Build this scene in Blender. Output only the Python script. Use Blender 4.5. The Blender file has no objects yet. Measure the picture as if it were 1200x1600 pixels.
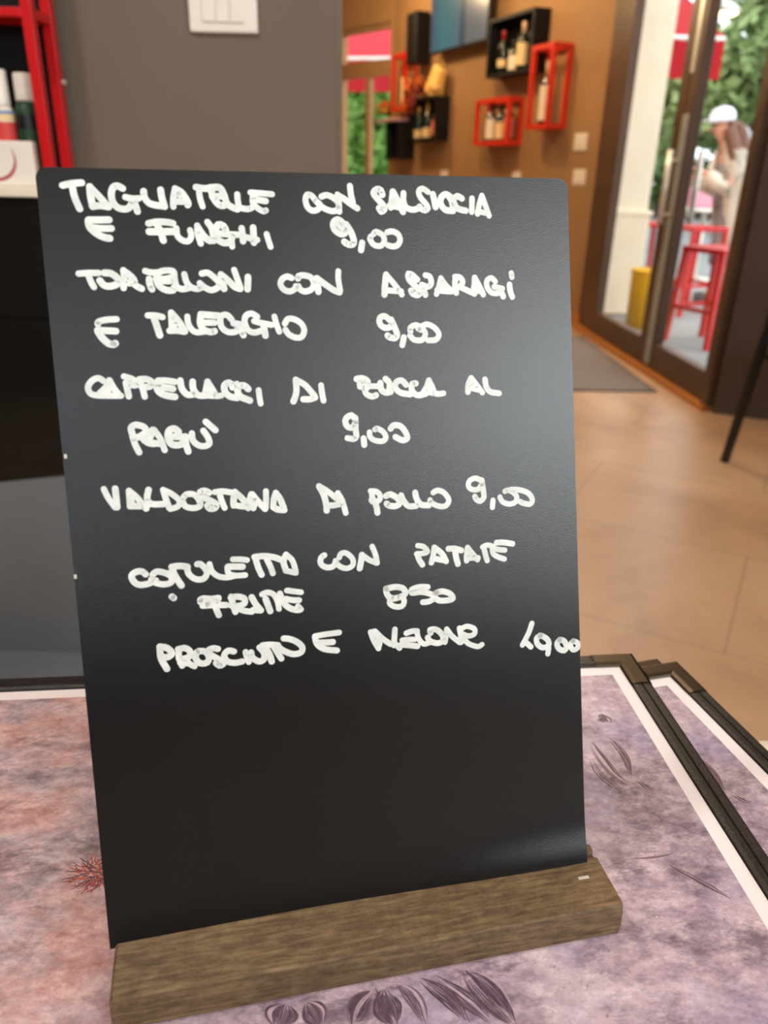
import bpy, bmesh, math, random
from mathutils import Vector, Matrix

C = bpy.context.scene.collection
scene = bpy.context.scene
H = 1.0725            # camera height above the floor (m)

# ------------------------------------------------------------------ camera
cam_data = bpy.data.cameras.new('camera')
cam = bpy.data.objects.new('camera', cam_data)
C.objects.link(cam)
cam_data.sensor_width = 36
cam_data.lens = 27.0
cam_data.clip_start = 0.02
cam_data.clip_end = 200
cam.matrix_world = Matrix(((0.99969, -0.02471, 0.0, 0.0),
                           (0.01013, 0.40971, -0.91216, 0.0),
                           (0.02254, 0.91188, 0.40983, H),
                           (0, 0, 0, 1)))
cam_data.dof.use_dof = True
cam_data.dof.focus_distance = 0.375
cam_data.dof.aperture_fstop = 27.0 / 3.0
scene.camera = cam

# ------------------------------------------------------------------ view and light
scene.view_settings.view_transform = 'Standard'
scene.view_settings.look = 'None'
scene.view_settings.gamma = 1
scene.view_settings.use_curve_mapping = False
scene.view_settings.exposure = 0.0

world = bpy.data.worlds.new('overcast_sky')
scene.world = world
world.use_nodes = True
bg = world.node_tree.nodes['Background']
bg.inputs['Color'].default_value = (0.86, 0.93, 1.0, 1)
bg.inputs['Strength'].default_value = 3.3


def area_light(name, loc, aim, size, size_y, power, color):
    d = bpy.data.lights.new(name, 'AREA')
    d.shape = 'RECTANGLE'
    d.size, d.size_y, d.energy, d.color = size, size_y, power, color
    o = bpy.data.objects.new(name, d)
    C.objects.link(o)
    o.location = loc
    o.rotation_euler = (Vector(aim) - Vector(loc)).to_track_quat('-Z', 'Y').to_euler()
    return o


def bulb(name, loc, power, color, radius=0.07):
    d = bpy.data.lights.new(name, 'POINT')
    d.energy, d.color, d.shadow_soft_size = power, color, radius
    o = bpy.data.objects.new(name, d)
    C.objects.link(o)
    o.location = loc
    return o


# unseen window in the right wall, added to brighten the board's right side
area_light('added_window_light', (2.16, -1.75, 1.95), (0.0, 0.45, 0.9), 2.2, 1.3, 70, (0.95, 0.99, 1.0))
# softer, bluer unseen window in the back wall, added for the board's left side
area_light('added_window_light', (0.05, -3.14, 2.06), (0.0, 0.3, 1.2), 1.7, 0.9, 7.5, (0.80, 0.90, 1.0))
WARM = (1.0, 0.70, 0.38)
bulb('ceiling_bulb', (0.15, 6.3, 2.66), 52, WARM)
bulb('ceiling_bulb', (-0.5, 8.2, 2.66), 52, WARM)
bulb('ceiling_bulb', (0.75, 4.2, 2.66), 58, (1.0, 0.78, 0.54))
bulb('ceiling_bulb', (-0.9, 0.3, 2.66), 44, (1.0, 0.94, 0.92))
bulb('ceiling_bulb', (0.5, 1.9, 2.66), 15, (1.0, 0.82, 0.64))


# ------------------------------------------------------------------ materials
def lin(c):
    def f(v):
        v /= 255.0
        return v / 12.92 if v <= 0.04045 else ((v + 0.055) / 1.055) ** 2.4
    return (f(c[0]), f(c[1]), f(c[2]), 1.0)


MATS = {}


def mat(name, rgb, rough=0.5, metal=0.0, spec=0.5, rgb2=None, nscale=8.0, detail=4.0, bump=0.0, bscale=None,
        emit=0.0, lo=0.35, hi=0.65, stretch=None, coat=0.0):
    """Principled material; rgb2 adds a noise blend, bump a fine relief. Colours are sRGB 0..255."""
    m = bpy.data.materials.new(name)
    m.use_nodes = True
    nt = m.node_tree
    N, L = nt.nodes, nt.links
    b = N['Principled BSDF']
    b.inputs['Base Color'].default_value = lin(rgb)
    b.inputs['Roughness'].default_value = rough
    b.inputs['Metallic'].default_value = metal
    b.inputs['Specular IOR Level'].default_value = spec
    b.inputs['Coat Weight'].default_value = coat
    tc = N.new('ShaderNodeTexCoord')
    mp = N.new('ShaderNodeMapping')
    L.new(tc.outputs['Object'], mp.inputs['Vector'])
    if stretch:
        mp.inputs['Scale'].default_value = stretch
    if rgb2 is not None:
        nz = N.new('ShaderNodeTexNoise')
        nz.inputs['Scale'].default_value = nscale
        nz.inputs['Detail'].default_value = detail
        L.new(mp.outputs['Vector'], nz.inputs['Vector'])
        r = N.new('ShaderNodeValToRGB')
        r.color_ramp.elements[0].position = lo
        r.color_ramp.elements[1].position = hi
        r.color_ramp.elements[0].color = lin(rgb)
        r.color_ramp.elements[1].color = lin(rgb2)
        L.new(nz.outputs['Fac'], r.inputs['Fac'])
        L.new(r.outputs['Color'], b.inputs['Base Color'])
    if bump:
        nb = N.new('ShaderNodeTexNoise')
        nb.inputs['Scale'].default_value = bscale or nscale
        nb.inputs['Detail'].default_value = 3
        L.new(mp.outputs['Vector'], nb.inputs['Vector'])
        bp = N.new('ShaderNodeBump')
        bp.inputs['Strength'].default_value = bump
        bp.inputs['Distance'].default_value = 0.002
        L.new(nb.outputs['Fac'], bp.inputs['Height'])
        L.new(bp.outputs['Normal'], b.inputs['Normal'])
    if emit:
        b.inputs['Emission Color'].default_value = lin(rgb)
        b.inputs['Emission Strength'].default_value = emit
    MATS[name] = m
    return m


def glass_mat(name, tint=(1, 1, 1), refl=0.08):
    m = bpy.data.materials.new(name)
    m.use_nodes = True
    nt = m.node_tree
    N, L = nt.nodes, nt.links
    N.remove(N['Principled BSDF'])
    out = N['Material Output']
    t = N.new('ShaderNodeBsdfTransparent')
    t.inputs['Color'].default_value = (*tint, 1)
    g = N.new('ShaderNodeBsdfGlossy')
    g.inputs['Roughness'].default_value = 0.02
    fr = N.new('ShaderNodeFresnel')
    fr.inputs['IOR'].default_value = 1.45
    mx = N.new('ShaderNodeMixShader')
    ge = N.new('ShaderNodeNewGeometry')      # only the face a ray enters by mirrors, never the one it leaves by
    iv = N.new('ShaderNodeMath'); iv.operation = 'SUBTRACT'; iv.inputs[0].default_value = 1.0
    L.new(ge.outputs['Backfacing'], iv.inputs[1])
    mu = N.new('ShaderNodeMath'); mu.operation = 'MULTIPLY'
    L.new(fr.outputs['Fac'], mu.inputs[0])
    L.new(iv.outputs[0], mu.inputs[1])
    L.new(mu.outputs[0], mx.inputs['Fac'])
    L.new(t.outputs[0], mx.inputs[1])
    L.new(g.outputs[0], mx.inputs[2])
    L.new(mx.outputs[0], out.inputs['Surface'])
    return m


M_panel = mat('matt_black_panel', (9, 8, 8), rough=0.25, spec=0.5, rgb2=(22, 21, 21), nscale=1800, detail=2, bump=0.1, bscale=2400)
M_ink = mat('white_marker_ink', (212, 214, 208), rough=0.5, rgb2=(238, 238, 232), nscale=160, lo=0.3, hi=0.7)
M_chip = mat('bare_core', (205, 200, 185), rough=0.7)
M_leather = mat('black_leather', (20, 16, 14), rough=0.4, rgb2=(30, 25, 22), nscale=300, bump=0.25, bscale=900)
M_corner = mat('bronze_corner', (92, 82, 70), rough=0.3, metal=1.0)
M_border = mat('white_paper', (250, 240, 240), rough=0.45)
M_print = mat('dark_purple_print', (72, 54, 66), rough=0.42, rgb2=(104, 82, 96), nscale=260)
M_print_mid = mat('mid_purple_print', (124, 98, 110), rough=0.42, rgb2=(108, 84, 96), nscale=220)
M_print_pale = mat('pale_pink_print', (206, 178, 186), rough=0.42, rgb2=(180, 152, 164), nscale=200)
M_print_coral = mat('coral_print', (190, 96, 78), rough=0.42, rgb2=(150, 70, 60), nscale=300)
M_print_red = mat('dark_red_print', (112, 44, 40), rough=0.42, rgb2=(150, 70, 56), nscale=300)
M_table = mat('cream_tabletop', (236, 222, 200), rough=0.4, rgb2=(225, 208, 184), nscale=12)
M_black = mat('black_metal', (20, 19, 18), rough=0.4)
M_red = mat('red_paint', (196, 14, 20), rough=0.35)
M_redframe = mat('orange_red_paint', (205, 44, 16), rough=0.4)
M_taupe = mat('taupe_wall_paint', (106, 92, 77), rough=0.75, rgb2=(111, 97, 82), nscale=2.5)
M_brown = mat('brown_wall_paint', (150, 116, 78), rough=0.75, rgb2=(160, 120, 78), nscale=1.6)
M_white = mat('white_plastic', (238, 228, 214), rough=0.35)
M_counter = mat('gloss_black_counter', (22, 22, 20), rough=0.12, rgb2=(26, 25, 23), nscale=3)
M_reflection_grey = mat('painted_reflection_grey', (122, 127, 132), rough=0.4, rgb2=(114, 118, 122), nscale=3)  # flat grey imitating the floor reflected in the counter front
M_ctop = mat('cream_counter_top', (240, 228, 205), rough=0.35)
M_ceil = mat('ceiling_paint', (232, 226, 215), rough=0.8)
M_doorframe = mat('dark_bronze_frame', (82, 58, 36), rough=0.42, rgb2=(74, 52, 32), nscale=5)
M_stile_grey = mat('grey_stile_reflection', (158, 162, 160), rough=0.4, metal=0.2)  # flat grey for the light reflected on the door stile
M_steel = mat('satin_steel', (226, 222, 206), rough=0.3, metal=0.35)
M_thresh = mat('oak_threshold', (190, 122, 52), rough=0.4, rgb2=(172, 106, 42), nscale=14)
M_column = mat('dark_brown_column', (82, 66, 54), rough=0.7, rgb2=(78, 62, 50), nscale=3)
M_mat = mat('grey_entrance_mat', (128, 116, 108), rough=0.95, rgb2=(112, 101, 95), nscale=90, bump=0.6, bscale=400)
M_glass = glass_mat('clear_glass')
M_box = mat('black_shelf_lacquer', (8, 6, 6), rough=0.55, spec=0.3)
M_bottle = mat('dark_green_glass', (18, 30, 18), rough=0.12, coat=0.5)
M_bottle_brown = mat('brown_glass', (70, 44, 20), rough=0.12, coat=0.5)
M_label = mat('white_label', (236, 222, 200), rough=0.6)
M_label_cream = mat('cream_label', (236, 206, 150), rough=0.6)
M_label_pink = mat('pink_label', (222, 128, 112), rough=0.6)
M_label_red = mat('red_label', (205, 60, 52), rough=0.6)
M_foil = mat('pale_foil', (232, 190, 150), rough=0.4)
M_foil_red = mat('red_foil', (150, 14, 18), rough=0.4)
M_foil_gold = mat('gold_foil', (205, 160, 84), rough=0.35)
M_foil_black = mat('black_foil', (20, 18, 18), rough=0.4)
M_blue = mat('pale_blue_band', (120, 142, 190), rough=0.5)
M_green_label = mat('deep_green_label', (16, 56, 30), rough=0.5)
M_bag = mat('pale_yellow_paper', (246, 206, 122), rough=0.6, rgb2=(236, 190, 104), nscale=20)
M_pave = mat('pale_stone_paving', (146, 148, 145), rough=0.8, rgb2=(134, 136, 133), nscale=3)
M_cream = mat('cream_render', (250, 238, 210), rough=0.8, rgb2=(246, 232, 202), nscale=3)
M_yellow = mat('yellow_plastic', (250, 196, 20), rough=0.4)
M_awning = mat('red_awning_cloth', (200, 28, 38), rough=0.8)
M_awning_pink = mat('faded_red_awning_cloth', (214, 52, 62), rough=0.8)


def cloth_through(m):
    """Let daylight glow through thin awning cloth."""
    nt = m.node_tree
    b = nt.nodes['Principled BSDF']
    t = nt.nodes.new('ShaderNodeBsdfTranslucent')
    t.inputs['Color'].default_value = b.inputs['Base Color'].default_value
    mx = nt.nodes.new('ShaderNodeMixShader')
    mx.inputs['Fac'].default_value = 0.45
    nt.links.new(b.outputs[0], mx.inputs[1])
    nt.links.new(t.outputs[0], mx.inputs[2])
    nt.links.new(mx.outputs[0], nt.nodes['Material Output'].inputs['Surface'])


cloth_through(M_awning)
cloth_through(M_awning_pink)
M_leafmix = mat('tree_leaves', (98, 126, 72), rough=0.7, rgb2=(150, 168, 104), nscale=1.3, detail=6)
M_leafbright = mat('hedge_leaves', (104, 172, 78), rough=0.7, rgb2=(165, 216, 116), nscale=1.6, detail=6)
M_bark = mat('bark', (110, 92, 72), rough=0.9, rgb2=(84, 70, 54), nscale=9)
M_wood_pole = mat('tan_wood', (206, 170, 118), rough=0.7)
M_car = mat('white_car_paint', (236, 238, 242), rough=0.25)
M_dark_glass = mat('tinted_glass', (28, 32, 38), rough=0.1)
M_tyre = mat('tyre_rubber', (24, 24, 24), rough=0.8)
M_skin = mat('skin', (222, 160, 130), rough=0.55)
M_hair = mat('long_brown_hair', (96, 58, 38), rough=0.5, rgb2=(124, 78, 50), nscale=30, stretch=(1, 1, 0.15))
M_hat = mat('white_cap_cloth', (244, 240, 244), rough=0.8)
M_coat = mat('cream_coat_cloth', (232, 216, 194), rough=0.85, rgb2=(220, 202, 178), nscale=6, stretch=(4, 4, 0.4))
M_trousers = mat('grey_mauve_cloth', (160, 146, 144), rough=0.85, rgb2=(146, 130, 130), nscale=9)
M_shoe = mat('dark_shoe', (50, 44, 42), rough=0.5)
M_petal_or = mat('orange_petals', (214, 118, 30), rough=0.7, rgb2=(180, 80, 24), nscale=30)
M_petal_red = mat('dark_red_petals', (104, 24, 16), rough=0.7, rgb2=(140, 40, 22), nscale=30)
M_petal_pale = mat('pale_dried_petals', (232, 184, 110), rough=0.7)
M_petal_green = mat('yellow_green_sprigs', (150, 140, 40), rough=0.7)
M_pinkcloth = mat('pink_leather', (226, 150, 168), rough=0.5)
M_tray = mat('mauve_tray', (196, 150, 160), rough=0.5)
M_lampglow = mat('lit_lamp_diffuser', (255, 226, 170), emit=9.0)
M_chairseat = mat('slate_blue_cushion', (74, 86, 98), rough=0.7)
M_logo = mat('crimson_print', (170, 40, 56), rough=0.5)
M_backwood = mat('pale_bare_wood', (206, 190, 140), rough=0.7, rgb2=(188, 170, 120), nscale=60)


def nodes_of(name, rough):
    m = bpy.data.materials.new(name)
    m.use_nodes = True
    nt = m.node_tree
    b = nt.nodes['Principled BSDF']
    b.inputs['Roughness'].default_value = rough
    tc = nt.nodes.new('ShaderNodeTexCoord')
    return m, nt, b, tc


def noise(nt, vec, scale, detail=6, rough=0.6, dist=0.0):
    n = nt.nodes.new('ShaderNodeTexNoise')
    n.inputs['Scale'].default_value = scale
    n.inputs['Detail'].default_value = detail
    n.inputs['Roughness'].default_value = rough
    n.inputs['Distortion'].default_value = dist
    nt.links.new(vec, n.inputs['Vector'])
    return n.outputs['Fac']


def ramp(nt, fac, stops):
    r = nt.nodes.new('ShaderNodeValToRGB')
    e = r.color_ramp.elements
    while len(e) < len(stops):
        e.new(0.5)
    for k, (p, c) in enumerate(stops):
        e[k].position = p
        e[k].color = lin(c)
    nt.links.new(fac, r.inputs['Fac'])
    return r.outputs['Color']


def mixc(nt, a, b, fac, mode='MIX'):
    n = nt.nodes.new('ShaderNodeMix')
    n.data_type = 'RGBA'
    n.blend_type = mode
    nt.links.new(a, n.inputs['A'])
    nt.links.new(b, n.inputs['B'])
    if isinstance(fac, float):
        n.inputs['Factor'].default_value = fac
    else:
        nt.links.new(fac, n.inputs['Factor'])
    return n.outputs['Result']


def mapping(nt, vec, scale=(1, 1, 1), rot=(0, 0, 0), loc=(0, 0, 0)):
    n = nt.nodes.new('ShaderNodeMapping')
    n.inputs['Scale'].default_value = scale
    n.inputs['Rotation'].default_value = rot
    n.inputs['Location'].default_value = loc
    nt.links.new(vec, n.inputs['Vector'])
    return n.outputs['Vector']


def make_art():
    """Printed cover: weathered mauve stone, lilac and pale patches, pits and scratches; pinker and rusty in its left half."""
    m, nt, b, tc = nodes_of('printed_mauve_stone_art', 0.42)
    v = tc.outputs['Object']

    def scale(fac, k):
        q = nt.nodes.new('ShaderNodeMath'); q.operation = 'MULTIPLY'; q.inputs[1].default_value = k
        nt.links.new(fac, q.inputs[0])
        return q.outputs[0]

    def rgb(c):
        q = nt.nodes.new('ShaderNodeRGB'); q.outputs[0].default_value = lin(c)
        return q.outputs[0]

    big = noise(nt, v, 13, 12, 0.68)
    base = ramp(nt, big, [(0.40, (118, 96, 112)), (0.46, (160, 136, 152)), (0.53, (194, 168, 182)), (0.61, (230, 206, 214))])
    fine = noise(nt, mapping(nt, v, (1, 1.7, 1), (0, 0, 0.4)), 75, 14, 0.8)
    grain = ramp(nt, fine, [(0.40, (84, 66, 82)), (0.47, (156, 136, 150)), (0.53, (194, 172, 184)), (0.60, (240, 222, 226))])
    c = mixc(nt, base, grain, 0.45)
    lil = ramp(nt, noise(nt, mapping(nt, v, loc=(3, 1, 0)), 15, 7, 0.6), [(0.50, (0, 0, 0)), (0.64, (255, 255, 255))])
    c = mixc(nt, c, rgb((164, 152, 190)), scale(lil, 0.45))
    pal = ramp(nt, noise(nt, mapping(nt, v, loc=(11, 4, 0)), 20, 10, 0.7), [(0.55, (0, 0, 0)), (0.68, (255, 255, 255))])
    c = mixc(nt, c, rgb((222, 192, 200)), scale(pal, 0.6))
    dark = ramp(nt, noise(nt, mapping(nt, v, (1, 2.4, 1), (0, 0, -0.5), (5, 5, 0)), 17, 13, 0.78), [(0.37, (255, 255, 255)), (0.46, (0, 0, 0))])
    c = mixc(nt, c, rgb((88, 68, 84)), scale(dark, 0.75))
    pit = ramp(nt, noise(nt, mapping(nt, v, loc=(2, 9, 0)), 210, 6, 0.7), [(0.30, (255, 255, 255)), (0.37, (0, 0, 0))])
    c = mixc(nt, c, rgb((86, 66, 80)), scale(pit, 0.7))
    spk = ramp(nt, noise(nt, mapping(nt, v, loc=(8, 3, 0)), 260, 4, 0.6), [(0.70, (0, 0, 0)), (0.76, (255, 255, 255))])
    c = mixc(nt, c, rgb((238, 220, 214)), scale(spk, 0.7))
    sx = nt.nodes.new('ShaderNodeSeparateXYZ'); nt.links.new(v, sx.inputs[0])
    mr = nt.nodes.new('ShaderNodeMapRange')
    mr.inputs['From Min'].default_value = -0.01; mr.inputs['From Max'].default_value = -0.10
    nt.links.new(sx.outputs['X'], mr.inputs['Value'])
    pinkn = noise(nt, mapping(nt, v, (1, 1.5, 1), loc=(7, 2, 0)), 17, 13, 0.72)
    pink = ramp(nt, pinkn, [(0.38, (116, 106, 112)), (0.45, (164, 148, 150)), (0.51, (198, 162, 156)), (0.58, (212, 156, 138)), (0.66, (168, 84, 64))])
    pf = mixc(nt, pink, grain, 0.38)
    pf = mixc(nt, pf, rgb((92, 70, 74)), scale(dark, 0.7))
    rust = ramp(nt, noise(nt, mapping(nt, v, loc=(1, 6, 0)), 9, 9, 0.7), [(0.56, (0, 0, 0)), (0.70, (255, 255, 255))])
    pf = mixc(nt, pf, rgb((160, 74, 46)), scale(rust, 0.6))
    c = mixc(nt, c, pf, scale(mr.outputs['Result'], 0.9))
    nt.links.new(c, b.inputs['Base Color'])
    return m


M_art = make_art()


def make_wood():
    m, nt, b, tc = nodes_of('weathered_brown_wood', 0.62)
    v = tc.outputs['Object']
    g = noise(nt, mapping(nt, v, (6, 60, 60)), 9, 8, 0.65, 0.4)
    c = ramp(nt, g, [(0.36, (78, 58, 38)), (0.50, (110, 86, 58)), (0.64, (146, 120, 84))])
    st = noise(nt, mapping(nt, v, (1, 1.5, 1.5)), 150, 10, 0.75)
    sc = ramp(nt, st, [(0.36, (60, 43, 29)), (0.47, (98, 76, 52)), (0.62, (136, 113, 79))])
    c = mixc(nt, c, sc, 0.42)
    nt.links.new(c, b.inputs['Base Color'])
    bp = nt.nodes.new('ShaderNodeBump'); bp.inputs['Strength'].default_value = 0.25; bp.inputs['Distance'].default_value = 0.0008
    nt.links.new(g, bp.inputs['Height']); nt.links.new(bp.outputs['Normal'], b.inputs['Normal'])
    return m


M_wood = make_wood()


def make_floor():
    m, nt, b, tc = nodes_of('tan_stone_tiles', 0.34)
    v = tc.outputs['Object']
    a = noise(nt, v, 1.1, 7, 0.6, 1.2)
    c = ramp(nt, a, [(0.32, (176, 142, 112)), (0.5, (198, 164, 132)), (0.68, (212, 180, 148))])
    br = nt.nodes.new('ShaderNodeTexBrick')
    br.offset = 0.5
    br.inputs['Scale'].default_value = 1.0
    br.inputs['Brick Width'].default_value = 1.2
    br.inputs['Row Height'].default_value = 0.6
    br.inputs['Mortar Size'].default_value = 0.003
    br.inputs['Mortar Smooth'].default_value = 0.3
    nt.links.new(mapping(nt, v, rot=(0, 0, math.radians(28))), br.inputs['Vector'])
    gr = nt.nodes.new('ShaderNodeRGB'); gr.outputs[0].default_value = lin((168, 138, 112))
    c = mixc(nt, c, gr.outputs[0], br.outputs['Fac'])
    nt.links.new(c, b.inputs['Base Color'])
    return m


M_floor = make_floor()


def make_screen():
    """A lit television picture: teal on the left, pale grey-blue on the right, one dark upright band."""
    m, nt, b, tc = nodes_of('lit_screen_picture', 0.25)
    sx = nt.nodes.new('ShaderNodeSeparateXYZ'); nt.links.new(tc.outputs['Generated'], sx.inputs[0])
    c = ramp(nt, sx.outputs['X'], [(0.0, (96, 120, 140)), (0.22, (92, 158, 160)), (0.52, (112, 150, 156)), (0.60, (70, 82, 90)), (0.66, (140, 144, 144)), (1.0, (150, 148, 144))])
    b.inputs['Base Color'].default_value = lin((14, 14, 16))
    nt.links.new(c, b.inputs['Emission Color'])
    b.inputs['Emission Strength'].default_value = 0.5
    return m


M_screen = make_screen()


# ------------------------------------------------------------------ building helpers
def link(name, bm, m, parent=None, smooth=False):
    me = bpy.data.meshes.new(name)
    bmesh.ops.recalc_face_normals(bm, faces=bm.faces)
    bm.to_mesh(me)
    bm.free()
    if smooth:
        for p in me.polygons:
            p.use_smooth = True
    for k in (m if isinstance(m, (list, tuple)) else [m]):
        me.materials.append(k)
    o = bpy.data.objects.new(name, me)
    C.objects.link(o)
    o.parent = parent
    return o


def tag(o, label, cat, group=None, kind=None):
    o['label'] = label
    o['category'] = cat
    if group:
        o['group'] = group
    if kind:
        o['kind'] = kind
    return o


def thing(name, label, cat, loc=(0, 0, 0), rz=0.0, group=None):
    o = bpy.data.objects.new(name, None)
    o.empty_display_size = 0.05
    C.objects.link(o)
    o.location = loc
    o.rotation_euler = (0, 0, rz)
    return tag(o, label, cat, group)


def struct(o):
    o['kind'] = 'structure'
    return o


def copy_tree(o, parent=None):
    c = o.copy()
    C.objects.link(c)
    c.parent = parent
    for ch in list(o.children):
        copy_tree(ch, c)
    return c


def box(bm, lo, hi, bev=0.0, rot=None, at=None, seg=2):
    r = bmesh.ops.create_cube(bm, size=1.0)
    vs = r['verts']
    for v in vs:
        v.co = Vector(((lo[k] + hi[k]) / 2 + v.co[k] * (hi[k] - lo[k])) for k in range(3))
    if bev:
        es = list({e for v in vs for e in v.link_edges})
        rr = bmesh.ops.bevel(bm, geom=es, offset=bev, segments=seg, profile=0.5, affect='EDGES')
        vs = list({v for f in rr['faces'] for v in f.verts} | {v for v in vs if v.is_valid})
    if rot is not None:
        bmesh.ops.transform(bm, matrix=rot, verts=vs)
    if at is not None:
        bmesh.ops.translate(bm, vec=at, verts=vs)
    return vs


def lathe(bm, prof, n=20, at=(0, 0, 0), sx=1.0, sy=1.0):
    rings = []
    for r, z in prof:
        if r <= 1e-6:
            rings.append([bm.verts.new((at[0], at[1], at[2] + z))])
        else:
            rings.append([bm.verts.new((at[0] + sx * r * math.cos(2 * math.pi * k / n), at[1] + sy * r * math.sin(2 * math.pi * k / n), at[2] + z)) for k in range(n)])
    for a, b in zip(rings, rings[1:]):
        for k in range(n):
            q = [a[k % len(a)], a[(k + 1) % len(a)], b[(k + 1) % len(b)], b[k % len(b)]]
            u = []
            for v in q:
                if v not in u:
                    u.append(v)
            if len(u) >= 3:
                bm.faces.new(u)
    for e, rg in ((0, rings[0]), (1, rings[-1])):
        if len(rg) > 2:
            bm.faces.new(rg)


def tube(bm, pts, r, n=10, caps=True):
    pts = [Vector(p) for p in pts]
    rs = r if isinstance(r, (list, tuple)) else [r] * len(pts)
    rings = []
    for i, p in enumerate(pts):
        d = (pts[min(i + 1, len(pts) - 1)] - pts[max(i - 1, 0)]).normalized()
        up = Vector((0, 0, 1)) if abs(d.z) < 0.9 else Vector((1, 0, 0))
        s = d.cross(up).normalized()
        u = s.cross(d).normalized()
        rings.append([bm.verts.new(p + rs[i] * (math.cos(2 * math.pi * k / n) * s + math.sin(2 * math.pi * k / n) * u)) for k in range(n)])
    for a, b in zip(rings, rings[1:]):
        for k in range(n):
            bm.faces.new((a[k], a[(k + 1) % n], b[(k + 1) % n], b[k]))
    if caps:
        bm.faces.new(rings[0])
        bm.faces.new(rings[-1])


def bar(bm, a, b, w):
    """Square bar of width w from a to b."""
    a, b = Vector(a), Vector(b)
    d = (b - a).normalized()
    up = Vector((0, 0, 1)) if abs(d.z) < 0.9 else Vector((0, 1, 0))
    s = d.cross(up).normalized() * w / 2
    u = s.cross(d).normalized() * w / 2
    va = [bm.verts.new(a + i * s + j * u) for i, j in ((1, 1), (-1, 1), (-1, -1), (1, -1))]
    vb = [bm.verts.new(b + i * s + j * u) for i, j in ((1, 1), (-1, 1), (-1, -1), (1, -1))]
    for k in range(4):
        bm.faces.new((va[k], va[(k + 1) % 4], vb[(k + 1) % 4], vb[k]))
    bm.faces.new(va)
    bm.faces.new(vb)


def B():
    return bmesh.new()


def smooth_path(pts, step):
    """Catmull-Rom through the points, resampled."""
    P = [Vector(p) for p in pts]
    if len(P) == 2:
        n = max(2, int((P[1] - P[0]).length / step) + 1)
        return [P[0].lerp(P[1], k / (n - 1)) for k in range(n)]
    out = []
    for i in range(len(P) - 1):
        p0 = P[i - 1] if i > 0 else P[i] * 2 - P[i + 1]
        p3 = P[i + 2] if i + 2 < len(P) else P[i + 1] * 2 - P[i]
        p1, p2 = P[i], P[i + 1]
        n = max(2, int((p2 - p1).length / step) + 1)
        for k in range(n):
            t = k / n
            out.append(0.5 * ((2 * p1) + (p2 - p0) * t + (2 * p0 - 5 * p1 + 4 * p2 - p3) * t * t + (3 * p1 - p0 - 3 * p2 + p3) * t ** 3))
    out.append(P[-1])
    return out


def ribbon(bm, pts, radius, z, cap=True, taper=False):
    """Flat stroke with round ends in the local xy plane at height z."""
    path = smooth_path(pts, radius * 0.7)
    n = len(path)
    L = []
    for i, p in enumerate(path):
        d = path[min(i + 1, n - 1)] - path[max(i - 1, 0)]
        if d.length < 1e-9:
            d = Vector((1, 0))
        d = d.normalized()
        nn = Vector((-d.y, d.x))
        rr = radius
        if taper:
            rr = radius * (0.15 + 0.85 * math.sin(math.pi * (i + 0.15) / (n - 0.7)))
        L.append((bm.verts.new((p.x + nn.x * rr, p.y + nn.y * rr, z)), bm.verts.new((p.x - nn.x * rr, p.y - nn.y * rr, z))))
    for a, b in zip(L, L[1:]):
        bm.faces.new((a[0], a[1], b[1], b[0]))
    if cap:
        for q in [pts[k] for k in range(len(pts))]:
            q = Vector(q)
            bm.faces.new([bm.verts.new((q.x + radius * math.cos(2 * math.pi * k / 14), q.y + radius * math.sin(2 * math.pi * k / 14), z + 1e-5)) for k in range(14)])


# ------------------------------------------------------------------ frames of reference
# long wall with the shelves: s runs along it away from its near end, d is the distance out into the room
WA = Vector((1.4425, 5.8911, 0))
WD = Vector((-0.38591, 0.92254, 0))
WN = Vector((-0.92254, -0.38591, 0))
W_RZ = math.atan2(-0.92254, 0.38591)      # local x = along the wall towards the door, local -y = into the room


def wpt(s, d, z):
    p = WA + WD * s + WN * d
    return Vector((p.x, p.y, z))


# glazed entrance: s runs from the far jamb towards the near one, local -y = into the room
DA = Vector((1.4659, 5.7205, 0))
DD = Vector((0.0794, -0.99684, 0))
D_RZ = math.atan2(-0.99684, 0.0794)


def dpt(s, d, z):
    p = DA + DD * s + Vector((-0.99684, -0.0794, 0)) * d
    return Vector((p.x, p.y, z))


# ================================================================== THE ROOM
CEIL = 2.85


def slab(name, a, b, thick, z0, z1, m, side=1):
    """Upright wall slab from a to b (xy), its thickness to the left of a->b times side."""
    a, b = Vector((a[0], a[1], 0)), Vector((b[0], b[1], 0))
    d = (b - a).normalized()
    nrm = Vector((-d.y, d.x, 0)) * thick * side
    bm = B()
    v = [bm.verts.new((p.x, p.y, z)) for z in (z0, z1) for p in (a, b, b + nrm, a + nrm)]
    for f in ((0, 1, 2, 3), (4, 5, 6, 7), (0, 1, 5, 4), (1, 2, 6, 5), (2, 3, 7, 6), (3, 0, 4, 7)):
        bm.faces.new([v[k] for k in f])
    return struct(link(name, bm, m))


PLAN = [(-2.35, -3.35), (2.45, -3.35), (2.45, 3.42), (1.64, 3.72), (1.50, 5.78), (1.44, 5.95), (0.03, 9.45), (-2.35, 12.3)]   # inner outline of the restaurant


def plan_slab(name, z0, z1, m):
    bm = B()
    lo = [bm.verts.new((x, y, z0)) for x, y in PLAN]
    hi = [bm.verts.new((x, y, z1)) for x, y in PLAN]
    bm.faces.new(lo)
    bm.faces.new(hi)
    for k in range(len(PLAN)):
        bm.faces.new((lo[k], lo[(k + 1) % len(PLAN)], hi[(k + 1) % len(PLAN)], hi[k]))
    return struct(link(name, bm, m))


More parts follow.
